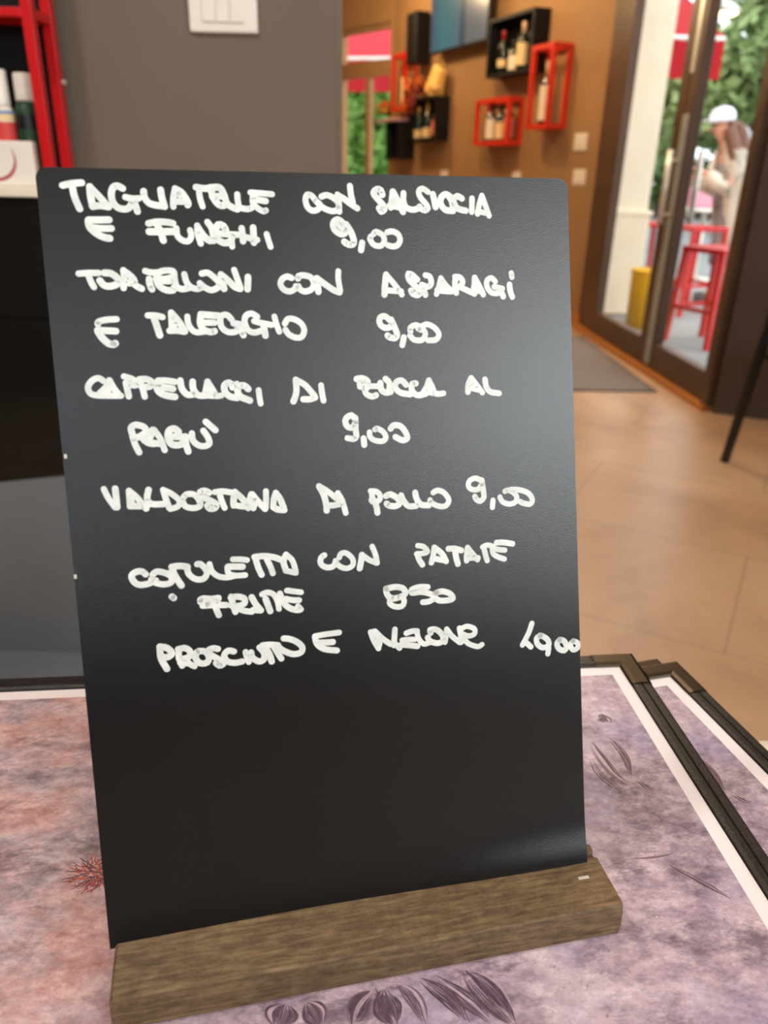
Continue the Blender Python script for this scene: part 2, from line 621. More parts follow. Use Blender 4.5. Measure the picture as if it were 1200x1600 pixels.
plan_slab('floor', -0.1, 0.0, M_floor)
plan_slab('ceiling', CEIL, CEIL + 0.12, M_ceil)
slab('wall_left', (-2.2, -3.2), (-2.2, 12.4), 0.15, 0, CEIL, M_taupe)
slab('wall_back', (-2.2, -3.2), (2.3, -3.2), 0.15, 0, 1.38, M_taupe, -1)
slab('wall_back', (-2.2, -3.2), (2.3, -3.2), 0.15, 2.52, CEIL, M_taupe, -1)
slab('wall_back', (-2.2, -3.2), (-0.82, -3.2), 0.15, 1.38, 2.52, M_taupe, -1)
slab('wall_back', (0.92, -3.2), (2.3, -3.2), 0.15, 1.38, 2.52, M_taupe, -1)
# low dark block added out of view to darken the board's lower reflection
bm = B(); box(bm, (-2.2, -0.78, 0), (1.25, -0.66, 1.16), 0.01); struct(link('added_dark_blocker', bm, M_column))
# right wall behind the table: solid below and above the added window opening
slab('wall_right', (2.3, -3.2), (2.3, 3.40), 0.15, 0, 0.85, M_taupe, -1)
slab('wall_right', (2.3, -3.2), (2.3, 3.40), 0.15, 2.62, CEIL, M_taupe, -1)
slab('wall_right', (2.3, -0.55), (2.3, 3.40), 0.15, 0.85, 2.62, M_taupe, -1)
slab('wall_right', (2.3, -3.2), (2.3, -2.95), 0.15, 0.85, 2.62, M_taupe, -1)
# dark brown column at the near side of the entrance (same skew as the long wall)
ca = Vector((1.611, 3.681, 0))
cdir = Vector((0.9225, -0.3859, 0))
slab('wall_column', (ca.x, ca.y), (ca.x + cdir.x * 0.9, ca.y + cdir.y * 0.9), 0.16, 0, CEIL, M_column)
# wall piece with the light switch, behind the counter
bm = B(); box(bm, (-2.2, 1.63, 0), (-0.109, 1.83, CEIL), 0.004)
struct(link('wall_counter', bm, M_taupe))
# long brown wall with shelves
w0, w1 = wpt(-0.02, 0, 0), wpt(3.78, 0, 0)
slab('wall_shelves', (w0.x, w0.y), (w1.x, w1.y), 0.16, 0, CEIL, M_brown, -1)
bm = B()
box(bm, (-3.78, -0.012, 0), (0.0, 0.0, 0.09))
bs = struct(link('baseboard_shelves', bm, M_thresh)); bs.location = WA; bs.rotation_euler = (0, 0, W_RZ)
# far end wall: a window band over a glazed door, seen past the corner of the switch wall
FB = wpt(3.77, 0, 0)
FDIR = Vector((-0.64, 0.768, 0))
F_RZ = math.atan2(-0.768, 0.64)
far_len = 3.6


def far_box(bm, s0, s1, z0, z1, th=0.12):
    box(bm, (-s1, 0.0, z0), (-s0, th, z1))


def far_obj(name, bm, m):
    o = struct(link(name, bm, m))
    o.location = FB
    o.rotation_euler = (0, 0, F_RZ)
    return o


bm = B(); far_box(bm, 0, far_len, 2.46, CEIL); far_obj('wall_far', bm, M_brown)
bm = B(); far_box(bm, 0.0, 0.06, 0, 2.46); far_box(bm, 0.98, far_len, 0, 2.46); far_obj('wall_far', bm, M_brown)
win = far_obj('window_1', B(), M_glass)


def far_part(name, m, *boxes, th=(0.03, 0.09)):
    b_ = B()
    for s0, s1, z0, z1 in boxes:
        box(b_, (-s1, th[0], z0), (-s0, th[1], z1))
    return link(name, b_, m, win)


far_part('window_frame', M_brown, (0.06, 0.98, 1.98, 2.13), (0.06, 0.98, 2.41, 2.46))
far_part('mullion', M_brown, (0.45, 0.52, 0.0, 1.98))
far_part('bottom_rail', M_brown, (0.06, 0.98, 0.0, 0.14))
far_part('glass_pane', M_glass, (0.06, 0.98, 2.13, 2.41), th=(0.055, 0.061))
far_part('glass_pane', M_glass, (0.06, 0.45, 0.14, 1.98), th=(0.055, 0.061))
far_part('glass_pane', M_glass, (0.52, 0.98, 0.14, 1.98), th=(0.055, 0.061))

# ------------------------------------------------------------------ the glazed entrance door
door = bpy.data.objects.new('door_1', None)
C.objects.link(door)
door.location = DA
door.rotation_euler = (0, 0, D_RZ)
struct(door)
DT = 2.42


def dbox(bm, s0, s1, z0, z1, d0=-0.03, d1=0.03, bev=0.004):
    box(bm, (s0, d0, z0), (s1, d1, z1), bev)


bm = B()
dbox(bm, -0.27, 0.10, 0, DT + 0.1, -0.02, 0.03); dbox(bm, 1.965, 2.02, 0, DT + 0.1, -0.05, 0.06); dbox(bm, -0.27, 2.02, DT, DT + 0.1, -0.05, 0.06)
link('door_frame', bm, M_doorframe, door)
bm = B(); box(bm, (-0.36, -0.028, 0.03), (-0.27, 0.02, CEIL), 0.006)
link('frame_edge_strip', bm, M_taupe, door)
bm = B(); dbox(bm, -0.3, 2.02, 0.0, 0.028, -0.07, 0.08)
link('threshold', bm, M_thresh, door)


def leaf(name, s0, s1, lm, rm, rw=0.10):
    bm = B()
    dbox(bm, s0, s0 + 0.10, 0.03, DT)
    dbox(bm, s0 + 0.1, s1 - rw, 0.03, 0.175)
    dbox(bm, s0 + 0.1, s1 - rw, DT - 0.12, DT)
    lf = link(name, bm, M_doorframe, door)
    bm = B(); dbox(bm, s1 - rw, s1, 0.03, DT); link('stile', bm, rm, lf)
    bm = B(); dbox(bm, s0 + 0.1, s1 - rw, 0.175, DT - 0.12, -0.004, 0.004, 0); link('glass_pane', bm, M_glass, lf)
    return lf


la = leaf('fixed_leaf', 0.10, 1.145, M_doorframe, M_doorframe)
lb = leaf('swing_leaf', 1.155, 1.96, M_stile_grey, M_doorframe, 0.05)
bm = B(); box(bm, (1.16, -0.036, 0.05), (1.235, -0.0305, 1.36), 0.001); link('stile_reflection', bm, M_stile_grey, lb)  # grey strip paints the reflected light on the brown stile
bm = B(); box(bm, (1.16, -0.036, 1.55), (1.20, -0.0305, 2.35), 0.001); link('stile_reflection', bm, M_steel, lb)  # cream strip paints the bright reflection higher up the stile
for d in (-0.085, 0.085):
    bm = B()
    tube(bm, [(1.195, d, 0.82), (1.195, d, 1.19)], 0.016, 14)
    for z in (0.87, 1.14):
        tube(bm, [(1.195, d, z), (1.195, 0.03 * (1 if d > 0 else -1), z)], 0.009, 10)
    link('pull_handle', bm, M_steel, lb, True)
# wall over the entrance and between entrance and the long wall
p0, p1 = dpt(-0.27, 0, 0), dpt(2.02, 0, 0)
slab('wall_entrance', (p0.x, p0.y), (p1.x, p1.y), 0.16, DT + 0.1, CEIL, M_brown)

# ================================================================== TABLE, MENUS AND THE MENU BOARD
TZ = H - 0.3208
t = thing('restaurant_table', 'cream-topped table under the stack of menus and the black menu board', 'table', (0.0, 0.02, 0))
bm = B(); box(bm, (-0.42, -0.36, TZ - 0.03), (0.42, 0.3625, TZ), 0.003); link('tabletop', bm, M_table, t)
bm = B(); lathe(bm, [(0.035, 0.03), (0.035, TZ - 0.03)], 20); link('pedestal', bm, M_black, t, True)
bm = B(); lathe(bm, [(0.0, 0.0), (0.22, 0.0), (0.22, 0.012), (0.05, 0.03), (0.0, 0.03)], 32); link('base', bm, M_black, t, True)

PW, PH = 0.420, 0.297
FW = 0.014
PROF = [(0.0, 0.0044), (0.0008, 0.0054), (0.0030, 0.0060), (0.0062, 0.0059), (0.0068, 0.0050), (0.0074, 0.0059), (0.0115, 0.0059), (0.0135, 0.0048), (0.014, 0.003), (0.014, 0.0)]


def mitre_sweep(bm, prof, corners, closed):
    """Sweep (outward offset, z) profile round a rectangle; corners are (x, y, sx, sy) with the outward diagonal."""
    rows = [[bm.verts.new((x + sx * o, y + sy * o, z)) for o, z in prof] for x, y, sx, sy in corners]
    m = len(rows)
    for i in range(m if closed else m - 1):
        a, b = rows[i], rows[(i + 1) % m]
        for k in range(len(prof) - 1):
            bm.faces.new((a[k], a[k + 1], b[k + 1], b[k]))


def build_menu(label):
    r = thing('menu', label, 'menu', group=None)
    hx, hy = PW / 2, PH / 2
    bm = B(); box(bm, (-hx, -hy, 0.0), (hx, hy, 0.0044)); link('border_sheet', bm, M_border, r)
    bm = B(); box(bm, (-hx + 0.0082, -hy + 0.0082, 0.00441), (hx - 0.0082, hy - 0.0082, 0.0045)); art = link('printed_cover', bm, M_art, r)
    bm = B()
    mitre_sweep(bm, PROF, [(-hx, -hy, -1, -1), (hx, -hy, 1, -1), (hx, hy, 1, 1), (-hx, hy, -1, 1)], True)
    link('leather_frame', bm, M_leather, r)
    for sx in (-1, 1):
        for sy in (-1, 1):
            bm = B()
            pr = [(o, z + 0.0005) for o, z in PROF]
            pr = [(-0.0003, 0.0048)] + pr[1:2] + [(0.0035, 0.0066), (0.0112, 0.0066)] + [(0.0140, 0.0050), (0.0146, 0.003), (0.0146, 0.0)]
            mitre_sweep(bm, pr, [(sx * hx - sx * 0.016, sy * hy, 0, sy), (sx * hx, sy * hy, sx, sy), (sx * hx, sy * hy - sy * 0.020, sx, 0)], False)
            link('corner_cap', bm, M_corner, r)
    rnd = random.Random(8)
    bms = {'d': B(), 'p': B(), 'm': B()}
    for w_, pts in MOTIF:                     # every painted leaf is a bundle of thin brush lines
        low = pts[0][1] < -0.05
        w_ = w_ * (1.45 if low else 1.1)
        n_l = max(1, int(w_ * 2.4))
        for q in range(n_l):
            f = 0.0 if n_l == 1 else (q / (n_l - 1) - 0.5) * 2
            P = smooth_path([Vector(p) for p in pts], 0.002)
            line = []
            for i, p in enumerate(P):
                d = (P[min(i + 1, len(P) - 1)] - P[max(i - 1, 0)]).normalized()
                t_ = i / (len(P) - 1)
                line.append(p + Vector((-d.y, d.x)) * (f * w_ / 1000.0 * math.sin(math.pi * (0.08 + 0.88 * t_)) + rnd.uniform(-1, 1) * 0.00016))
            i0 = int(rnd.random() * 0.25 * len(line)); i1 = len(line) - int(rnd.random() * 0.2 * len(line))
            seg = line[i0:i1:2]
            if len(seg) < 3:
                seg = line
            k_ = rnd.choice('ddddddmmp' if low else 'ddddmmp') if n_l > 1 else 'd'
            ribbon(bms[k_], seg, rnd.uniform(0.00026, 0.00054) * (0.9 if k_ == 'p' else 1.25), 0.00452 + rnd.random() * 3e-5, cap=False, taper=True)
    link('printed_leaves', bms['d'], M_print, art)
    link('printed_leaves', bms['m'], M_print_mid, art)
    link('printed_leaves', bms['p'], M_print_pale, art)
    bms = {'r': B(), 'c': B(), 'd': B()}
    for q in range(150):                       # stamens and petals of the red flower
        a_ = rnd.uniform(0, 2 * math.pi)
        r0_, r1_ = rnd.uniform(0.0005, 0.006), rnd.uniform(0.006, 0.0135)
        cx_, cy_ = -0.0985 + rnd.gauss(0, 0.0022), 0.0070 + rnd.gauss(0, 0.0018)
        b_ = a_ + rnd.uniform(-0.25, 0.25)
        ribbon(bms[rnd.choice('rrcd')], [(cx_ + r0_ * math.cos(a_), cy_ + r0_ * math.sin(a_)), (cx_ + (r0_ + r1_) / 2 * math.cos((a_ + b_) / 2 + 0.12), cy_ + 0.8 * (r0_ + r1_) / 2 * math.sin((a_ + b_) / 2 + 0.12)), (cx_ + r1_ * 1.1 * math.cos(b_), cy_ + r1_ * 0.75 * math.sin(b_))], rnd.uniform(0.00018, 0.0004), 0.00452 + rnd.random() * 3e-5, cap=False, taper=True)
    link('printed_flower', bms['r'], M_print_red, art)
    link('printed_flower', bms['c'], M_print_coral, art)
    link('printed_flower', bms['d'], M_print, art)
    return r


MOTIF = [(2.2, [(0.1729, 0.084), (0.1781, 0.0741), (0.1798, 0.0618), (0.1779, 0.049)]), (2.5, [(0.1646, 0.0814), (0.1657, 0.0673), (0.1687, 0.0525), (0.1737, 0.0437), (0.1767, 0.0435)]), (1.5, [(0.1599, 0.0662), (0.161, 0.0516), (0.1688, 0.0393), (0.1757, 0.0422)]), (1.2, [(0.1772, 0.0805), (0.1794, 0.0663), (0.1783, 0.0475)]), (1.0, [(0.1563, -0.0044), (0.1686, -0.0038), (0.1805, -0.0025)]), (0.8, [(0.1722, -0.0084), (0.1846, -0.0209), (0.1963, -0.0327)]), (0.9, [(0.1798, 0.046), (0.1841, 0.0389), (0.1871, 0.0386)]), (3, [(0.1753, 0.0971), (0.1813, 0.0976), (0.1831, 0.0932)]), (2.0, [(0.0456, -0.0563), (0.0555, -0.0651), (0.062, -0.0758)]), (4.0, [(0.0646, -0.0542), (0.0721, -0.0648), (0.0801, -0.0781)]), (2.0, [(0.0518, -0.0559), (0.0637, -0.0676), (0.0718, -0.0774)]), (1.2, [(0.027, -0.0584), (0.0296, -0.0664), (0.0264, -0.0736)]), (4, [(0.0303, -0.0595), (0.0313, -0.0666), (0.0338, -0.0742)]), (4.5, [(-0.009, -0.0623), (-0.0105, -0.0664), (-0.0121, -0.0712)]), (3, [(0.0251, -0.06), (0.0196, -0.0656), (0.0166, -0.0728)]), (2, [(0.0358, -0.0573), (0.0419, -0.064), (0.0454, -0.0752)]), (3, [(-0.0006, -0.0622), (0.0027, -0.0675), (0.0043, -0.0726)])]
MOTIF_RED = [(0.5, [(-0.1003, 0.0105), (-0.1049, 0.0182)]), (0.5, [(-0.101, 0.0104), (-0.1071, 0.0176)]), (0.5, [(-0.1018, 0.0104), (-0.1054, 0.0135)]), (0.5, [(-0.1011, 0.0092), (-0.1112, 0.0151)]), (0.5, [(-0.1016, 0.0089), (-0.1076, 0.0111)]), (0.5, [(-0.1029, 0.0085), (-0.1091, 0.0095)]), (0.5, [(-0.1024, 0.0076), (-0.1084, 0.0072)]), (0.5, [(-0.1017, 0.0068), (-0.1055, 0.0056)]), (0.5, [(-0.1012, 0.0061), (-0.1075, 0.0017)]), (0.5, [(-0.1004, 0.0056), (-0.1047, 0.0)]), (0.5, [(-0.0998, 0.0049), (-0.1009, 0.0018)]), (0.5, [(-0.099, 0.0044), (-0.0995, -0.002)]), (0.5, [(-0.0983, 0.005), (-0.0976, 0.0008)]), (0.5, [(-0.0973, 0.004), (-0.0949, -0.002)]), (0.5, [(-0.0966, 0.0044), (-0.0914, -0.004)]), (0.5, [(-0.096, 0.0047), (-0.089, -0.0031)]), (1.2, [(-0.129, 0.0011), (-0.1167, 0.0022), (-0.1061, 0.0048)]), (1.5, [(-0.0884, -0.0222), (-0.0915, -0.0423), (-0.0938, -0.0527)]), (1, [(-0.1205, 0.037), (-0.1152, 0.0286), (-0.1072, 0.0184)])]
WRITING = [  # marker strokes on the panel, tenths of a millimetre from its lower left corner
    (((89,2968),(118,2975),(156,2979),),((122,2968),(127,2928),(141,2886),),((183,2965),(183,2933),(187,2895),),((183,2965),(212,2932),(243,2894),),((187,2895),(214,2898),(243,2894),),((298,2961),(280,2970),(264,2963),(256,2940),(260,2910),(279,2890),(308,2888),(323,2902),(329,2916),),((305,2930),(329,2925),(352,2926),),((334,2918),(339,2900),(344,2879),),((372,2952),(373,2931),(388,2910),(415,2902),(443,2900),),((434,2958),(436,2930),(443,2898),),((475,2898),(478,2931),(487,2964),),((487,2964),(512,2948),(531,2913),(528,2904),),((479,2917),(531,2916),),((498,2950),(502,2941),),((564,2970),(598,2966),(636,2970),),((574,2952),(576,2928),(583,2900),),((615,2969),(651,2970),(664,2949),(670,2928),),((619,2958),(627,2930),(642,2909),(661,2904),(674,2916),),((622,2936),(668,2940),),((671,2912),(694,2898),(713,2891),),((716,2946),(717,2917),(723,2898),(752,2892),(767,2897),),((767,2954),(805,2952),(849,2949),),((777,2930),(823,2923),),((777,2947),(773,2918),(789,2897),(811,2885),(821,2888),),),
    (((1020,2924),(1004,2945),(986,2949),(978,2930),(984,2903),(1003,2889),(1026,2895),(1035,2912),(1020,2926),),((1042,2943),(1062,2949),(1087,2940),(1107,2920),(1106,2898),(1087,2888),(1062,2893),(1040,2905),(1025,2919),),((1106,2952),(1110,2923),(1110,2886),),((1106,2950),(1131,2936),(1156,2917),(1183,2900),),((1158,2985),(1160,2953),(1166,2924),),),
    (((1288,2954),(1283,2971),(1268,2975),(1252,2960),(1266,2939),(1289,2914),(1293,2897),(1280,2889),(1272,2902),),((1331,2967),(1327,2940),(1320,2905),),((1333,2967),(1350,2933),(1370,2888),),((1315,2912),(1344,2908),(1365,2903),),((1335,2942),(1339,2915),),((1376,2961),(1374,2933),(1384,2906),(1413,2897),(1438,2905),(1441,2910),),((1478,2968),(1457,2980),(1440,2970),(1445,2947),(1468,2920),(1475,2903),(1462,2895),(1448,2900),),((1499,2959),(1504,2934),(1508,2909),),((1573,2950),(1554,2960),(1534,2947),(1531,2922),(1549,2899),(1582,2895),),((1582,2907),(1578,2933),(1565,2953),),((1622,2944),(1603,2953),(1586,2938),(1596,2910),(1615,2900),(1637,2896),),((1666,2945),(1664,2917),(1662,2891),),((1709,2956),(1696,2920),(1687,2884),),((1709,2956),(1724,2915),(1737,2877),),((1687,2894),(1732,2887),),),
    (((169,2847),(201,2847),(240,2848),),((169,2821),(208,2817),(246,2817),),((167,2844),(170,2821),(191,2799),(217,2785),(237,2781),),),
    (((380,2836),(411,2842),(448,2841),(469,2837),),((380,2806),(423,2806),(474,2807),),((410,2832),(422,2804),(429,2774),),((480,2819),(482,2791),(500,2774),(521,2772),(533,2791),(530,2812),),((558,2829),(558,2796),(566,2763),),((560,2822),(577,2794),(600,2773),(617,2783),),((597,2842),(610,2821),(615,2792),(614,2773),),((663,2814),(656,2828),(637,2833),(624,2811),(627,2783),(652,2766),(677,2771),(685,2788),),((640,2800),(669,2798),(707,2796),),((682,2783),(683,2752),),((724,2820),(726,2772),),((768,2823),(767,2767),),((729,2789),(780,2777),),((818,2799),(824,2773),(830,2751),),),
    (((1125,2820),(1105,2835),(1119,2847),(1099,2857),(1082,2842),(1086,2817),(1111,2800),(1132,2808),(1131,2838),),((1134,2838),(1151,2811),(1162,2776),(1156,2761),(1138,2761),(1123,2771),),((1195,2767),(1189,2739),),((1233,2792),(1228,2782),(1242,2760),(1269,2755),(1286,2772),(1281,2797),(1255,2810),(1244,2802),),((1300,2808),(1321,2812),(1345,2801),(1352,2778),(1340,2758),(1319,2753),(1300,2758),),),
    (((117,2654),(151,2656),(187,2656),),((150,2649),(157,2625),(166,2605),),((207,2656),(232,2653),(255,2632),(250,2616),(224,2607),(202,2611),(189,2628),),((276,2665),(276,2635),(271,2600),),((276,2663),(300,2644),(312,2625),(293,2618),(276,2625),),((299,2625),(320,2606),(336,2597),),((354,2662),(375,2656),(398,2656),),((366,2632),(367,2611),(373,2595),),((396,2654),(422,2663),(455,2661),(456,2642),(420,2632),(397,2639),),((392,2635),(399,2609),(422,2592),(450,2590),(455,2601),),((410,2625),(443,2625),(456,2644),),((458,2639),(463,2606),(483,2594),(512,2599),),((496,2649),(502,2620),(517,2601),(540,2594),(555,2599),),((561,2651),(583,2654),(606,2637),(624,2615),(618,2599),(593,2589),(569,2599),(551,2615),),((633,2647),(636,2620),(641,2594),),((633,2647),(658,2625),(681,2601),(702,2593),),((684,2664),(693,2632),(703,2598),),((735,2637),(733,2613),(730,2591),),),
    (((904,2632),(886,2638),(866,2627),(859,2608),(871,2588),(896,2581),(919,2593),(930,2600),),((929,2630),(932,2639),(952,2642),(980,2634),(991,2610),(980,2588),(951,2580),(929,2593),(919,2600),),((1002,2630),(1006,2602),(1007,2578),),((1005,2630),(1042,2602),(1072,2582),(1092,2575),),((1092,2657),(1090,2625),(1095,2582),),),
    (((1287,2642),(1280,2602),(1276,2564),),((1287,2642),(1313,2612),(1338,2579),(1348,2563),),((1279,2581),(1346,2576),),((1416,2622),(1397,2639),(1381,2645),(1381,2624),(1404,2599),(1425,2573),(1416,2560),(1394,2566),(1388,2578),),((1452,2639),(1471,2632),(1475,2606),(1461,2593),(1434,2601),),((1439,2596),(1444,2578),(1448,2560),),((1517,2627),(1508,2596),(1495,2563),),((1517,2627),(1538,2598),(1565,2573),),((1499,2578),(1559,2573),),((1516,2606),(1527,2586),),((1581,2632),(1577,2601),(1581,2567),),((1578,2632),(1600,2629),(1611,2611),(1599,2593),(1579,2588),),((1599,2590),(1632,2575),(1660,2562),),((1664,2627),(1661,2595),(1654,2569),),((1664,2627),(1683,2593),(1699,2559),),((1657,2577),(1694,2572),),((1669,2606),(1674,2580),),((1754,2611),(1738,2626),(1718,2616),(1717,2590),(1736,2566),(1767,2564),(1776,2577),),((1748,2590),(1785,2582),),((1776,2574),(1787,2550),),((1817,2598),(1819,2571),(1827,2548),),((1827,2645),(1829,2629),),),
    (((168,2469),(171,2478),(201,2485),(236,2486),),((165,2447),(203,2444),(230,2442),),((166,2443),(178,2420),(199,2398),(217,2393),(224,2397),),),
    (((350,2498),(378,2497),(403,2491),),((372,2488),(380,2457),(388,2423),),((437,2506),(437,2475),(435,2444),),((437,2506),(461,2475),(482,2436),),((425,2439),(454,2439),(480,2434),),((452,2475),(446,2461),),((495,2491),(496,2467),(507,2443),(525,2431),(554,2433),),((546,2498),(577,2495),(611,2492),),((546,2467),(595,2466),),((546,2498),(541,2464),(554,2440),(578,2431),(593,2434),),((661,2477),(645,2494),(625,2492),(617,2473),(623,2446),(646,2429),(675,2431),(684,2448),),((668,2462),(692,2457),),((689,2457),(697,2428),(702,2416),),((760,2486),(739,2498),(718,2491),(710,2467),(720,2437),(744,2425),(774,2432),),((747,2469),(776,2461),(813,2453),),((783,2451),(787,2412),),((827,2485),(833,2455),(842,2426),),((866,2457),(880,2475),(907,2472),(932,2454),(941,2429),(929,2404),(904,2402),(879,2415),(867,2433),),),
    (((1301,2454),(1275,2477),(1253,2473),(1249,2452),(1265,2434),(1292,2434),(1301,2454),),((1298,2464),(1311,2434),(1320,2405),(1311,2390),(1290,2393),(1280,2401),),((1348,2392),(1340,2361),),((1377,2415),(1378,2430),(1400,2440),(1427,2427),(1440,2403),(1425,2380),(1392,2381),(1374,2399),),((1411,2427),(1421,2422),),((1430,2437),(1452,2442),(1482,2426),(1498,2400),(1483,2379),(1450,2377),),),
    (((170,2259),(153,2270),(130,2262),(113,2239),(119,2215),(143,2206),(185,2203),(228,2201),),((191,2260),(178,2237),(153,2214),),((191,2260),(205,2229),(222,2204),),((187,2241),(181,2213),),((245,2273),(272,2263),(292,2248),(284,2238),(257,2242),),((250,2249),(253,2225),(256,2198),),((300,2260),(328,2259),(348,2244),(336,2232),(307,2230),),((302,2252),(309,2223),(314,2194),),((368,2253),(398,2252),(429,2246),),((366,2229),(397,2225),(420,2220),),((367,2250),(363,2219),(385,2199),(425,2189),),((450,2250),(453,2221),(471,2196),(495,2195),),((496,2244),(496,2217),(512,2192),(538,2189),),((552,2242),(544,2211),(538,2191),),((552,2242),(569,2212),(582,2187),(601,2187),),((545,2189),(587,2185),),((555,2220),(558,2196),),((650,2220),(634,2235),(616,2226),(615,2204),(631,2183),(660,2175),),((645,2217),(663,2229),),((706,2208),(692,2221),(673,2221),(664,2202),(675,2179),(709,2163),),((746,2202),(747,2177),(750,2149),),),
    (((895,2237),(895,2194),(888,2169),(880,2152),),((895,2237),(929,2216),(954,2187),(967,2169),),((920,2159),(947,2158),(968,2164),),((995,2211),(997,2181),(1001,2150),),),
    (((1142,2231),(1167,2232),(1187,2219),(1155,2214),),((1152,2208),(1183,2202),(1230,2198),),((1171,2191),(1179,2169),(1202,2158),(1219,2163),),((1154,2200),(1183,2194),),((1239,2211),(1241,2186),(1258,2172),(1281,2174),),((1262,2227),(1277,2210),(1275,2179),),((1347,2200),(1330,2218),(1306,2212),(1302,2190),(1322,2169),(1363,2160),),((1389,2204),(1374,2202),(1371,2176),(1393,2156),(1429,2160),),((1446,2214),(1436,2188),(1420,2166),),((1446,2214),(1460,2185),(1471,2159),(1507,2159),),((1429,2169),(1477,2159),),((1445,2191),(1447,2168),),),
    (((1631,2217),(1618,2191),(1614,2160),),((1631,2217),(1654,2187),(1678,2155),),((1617,2180),(1666,2167),),((1630,2197),(1636,2182),),((1692,2209),(1697,2177),(1715,2156),(1753,2149),),),
    (((257,2056),(254,2078),(271,2089),(299,2081),(309,2063),(289,2047),(261,2038),),((257,2046),(264,2016),(276,1984),),((289,2042),(311,2019),(334,2013),),((333,2067),(317,2033),(298,2029),),((338,2067),(359,2031),(367,2002),(371,1987),),((320,2019),(358,2012),),((428,2055),(412,2068),(392,2059),(388,2030),(401,2007),(434,2006),(452,2027),),((407,2037),(455,2034),),((452,2027),(453,2002),(459,1977),),((478,2046),(479,2021),(497,2000),(521,1994),(541,2003),(537,2028),(522,2054),),((534,2088),(550,2072),(568,2054),),),
    (((1125,2073),(1112,2086),(1091,2077),(1085,2058),(1095,2040),(1115,2037),(1128,2061),),((1128,2075),(1126,2028),(1127,2000),(1116,1990),(1090,1995),),((1157,1990),(1158,1964),),((1183,2014),(1185,1994),(1205,1979),(1237,1975),(1251,1991),(1239,2014),(1216,2027),(1207,2024),),((1272,2024),(1287,2037),(1316,2031),(1336,2004),(1341,1981),(1320,1974),(1291,1989),),),
    (((136,1852),(149,1817),(171,1779),),((177,1851),(178,1816),(178,1779),),((227,1839),(227,1807),(226,1780),),((227,1839),(254,1811),(277,1774),),((226,1780),(256,1778),(284,1776),),((231,1817),(233,1792),),((299,1838),(291,1808),(295,1791),(313,1781),(351,1779),),((287,1779),(284,1767),),((353,1834),(360,1801),(370,1763),),((353,1834),(383,1817),(410,1788),(403,1766),(374,1758),),((428,1800),(440,1811),(469,1807),(487,1781),(486,1761),(461,1755),(432,1764),(422,1785),),((526,1811),(509,1820),(492,1816),(496,1798),(522,1783),(550,1764),(544,1749),(524,1748),(515,1761),),((548,1812),(578,1813),(612,1806),),((565,1806),(571,1778),(581,1747),),((625,1807),(618,1777),(617,1754),),((625,1807),(651,1780),(669,1751),),((617,1757),(639,1750),(666,1746),),((689,1793),(680,1768),(673,1740),),((689,1793),(703,1767),(693,1737),),((692,1793),(715,1761),(739,1731),),((747,1802),(745,1764),(741,1733),),((786,1792),(776,1767),(772,1739),),((786,1792),(802,1765),(813,1731),),((772,1736),(789,1725),(815,1721),),),
    (((962,1807),(979,1770),(987,1727),(987,1706),),((962,1807),(995,1784),(1031,1751),),((987,1727),(1013,1725),(1045,1729),),((1037,1774),(1054,1739),(1065,1690),),),
    (((1174,1773),(1198,1769),(1213,1752),(1207,1731),(1180,1728),(1175,1736),),((1179,1767),(1180,1741),),((1185,1735),(1195,1708),(1198,1681),),((1238,1748),(1257,1753),(1284,1737),(1296,1715),(1277,1703),(1249,1707),(1239,1716),),((1303,1746),(1311,1724),(1332,1699),(1365,1697),),((1364,1753),(1369,1726),(1387,1701),(1421,1696),),((1442,1748),(1462,1756),(1490,1743),(1509,1712),(1494,1688),(1460,1690),(1432,1706),(1427,1717),),),
    (((1660,1784),(1632,1796),(1606,1787),(1599,1766),(1613,1750),(1642,1748),(1660,1770),),((1660,1786),(1665,1742),(1666,1712),(1649,1697),(1632,1706),(1626,1718),),((1707,1696),(1703,1666),),((1739,1708),(1750,1687),(1779,1675),(1809,1681),(1816,1703),(1801,1723),(1778,1735),(1763,1731),),((1790,1737),(1831,1732),(1869,1716),(1888,1687),(1877,1668),(1847,1673),(1830,1682),),),
    (((261,1510),(249,1522),(228,1523),(209,1510),(214,1487),(234,1471),(267,1472),(297,1482),),((287,1506),(304,1517),(333,1509),(356,1492),(354,1469),(325,1464),(292,1475),(281,1488),),((347,1505),(367,1514),),((361,1530),(392,1531),(421,1525),),((364,1512),(375,1485),(392,1453),),((419,1522),(424,1496),(447,1474),(477,1471),(493,1490),(489,1511),(471,1531),(459,1532),),((506,1528),(513,1499),(537,1476),(571,1468),(597,1471),),((598,1539),(631,1536),(653,1531),),((577,1511),(604,1509),(634,1506),),((574,1509),(577,1485),(602,1473),(642,1471),),((684,1541),(723,1541),(763,1532),(788,1520),),((687,1536),(695,1499),(707,1466),),((732,1527),(745,1494),(752,1468),),((810,1539),(798,1511),(806,1474),),((812,1539),(834,1513),(845,1470),),((804,1474),(845,1461),),),
    (((966,1523),(952,1514),(949,1490),(969,1473),(998,1473),(1012,1493),),((1027,1508),(1035,1523),(1057,1524),(1082,1498),(1081,1471),(1054,1460),(1025,1473),(1010,1496),),((1123,1511),(1117,1482),(1110,1455),),((1123,1511),(1152,1487),(1184,1471),),((1168,1542),(1180,1506),(1185,1471),),),
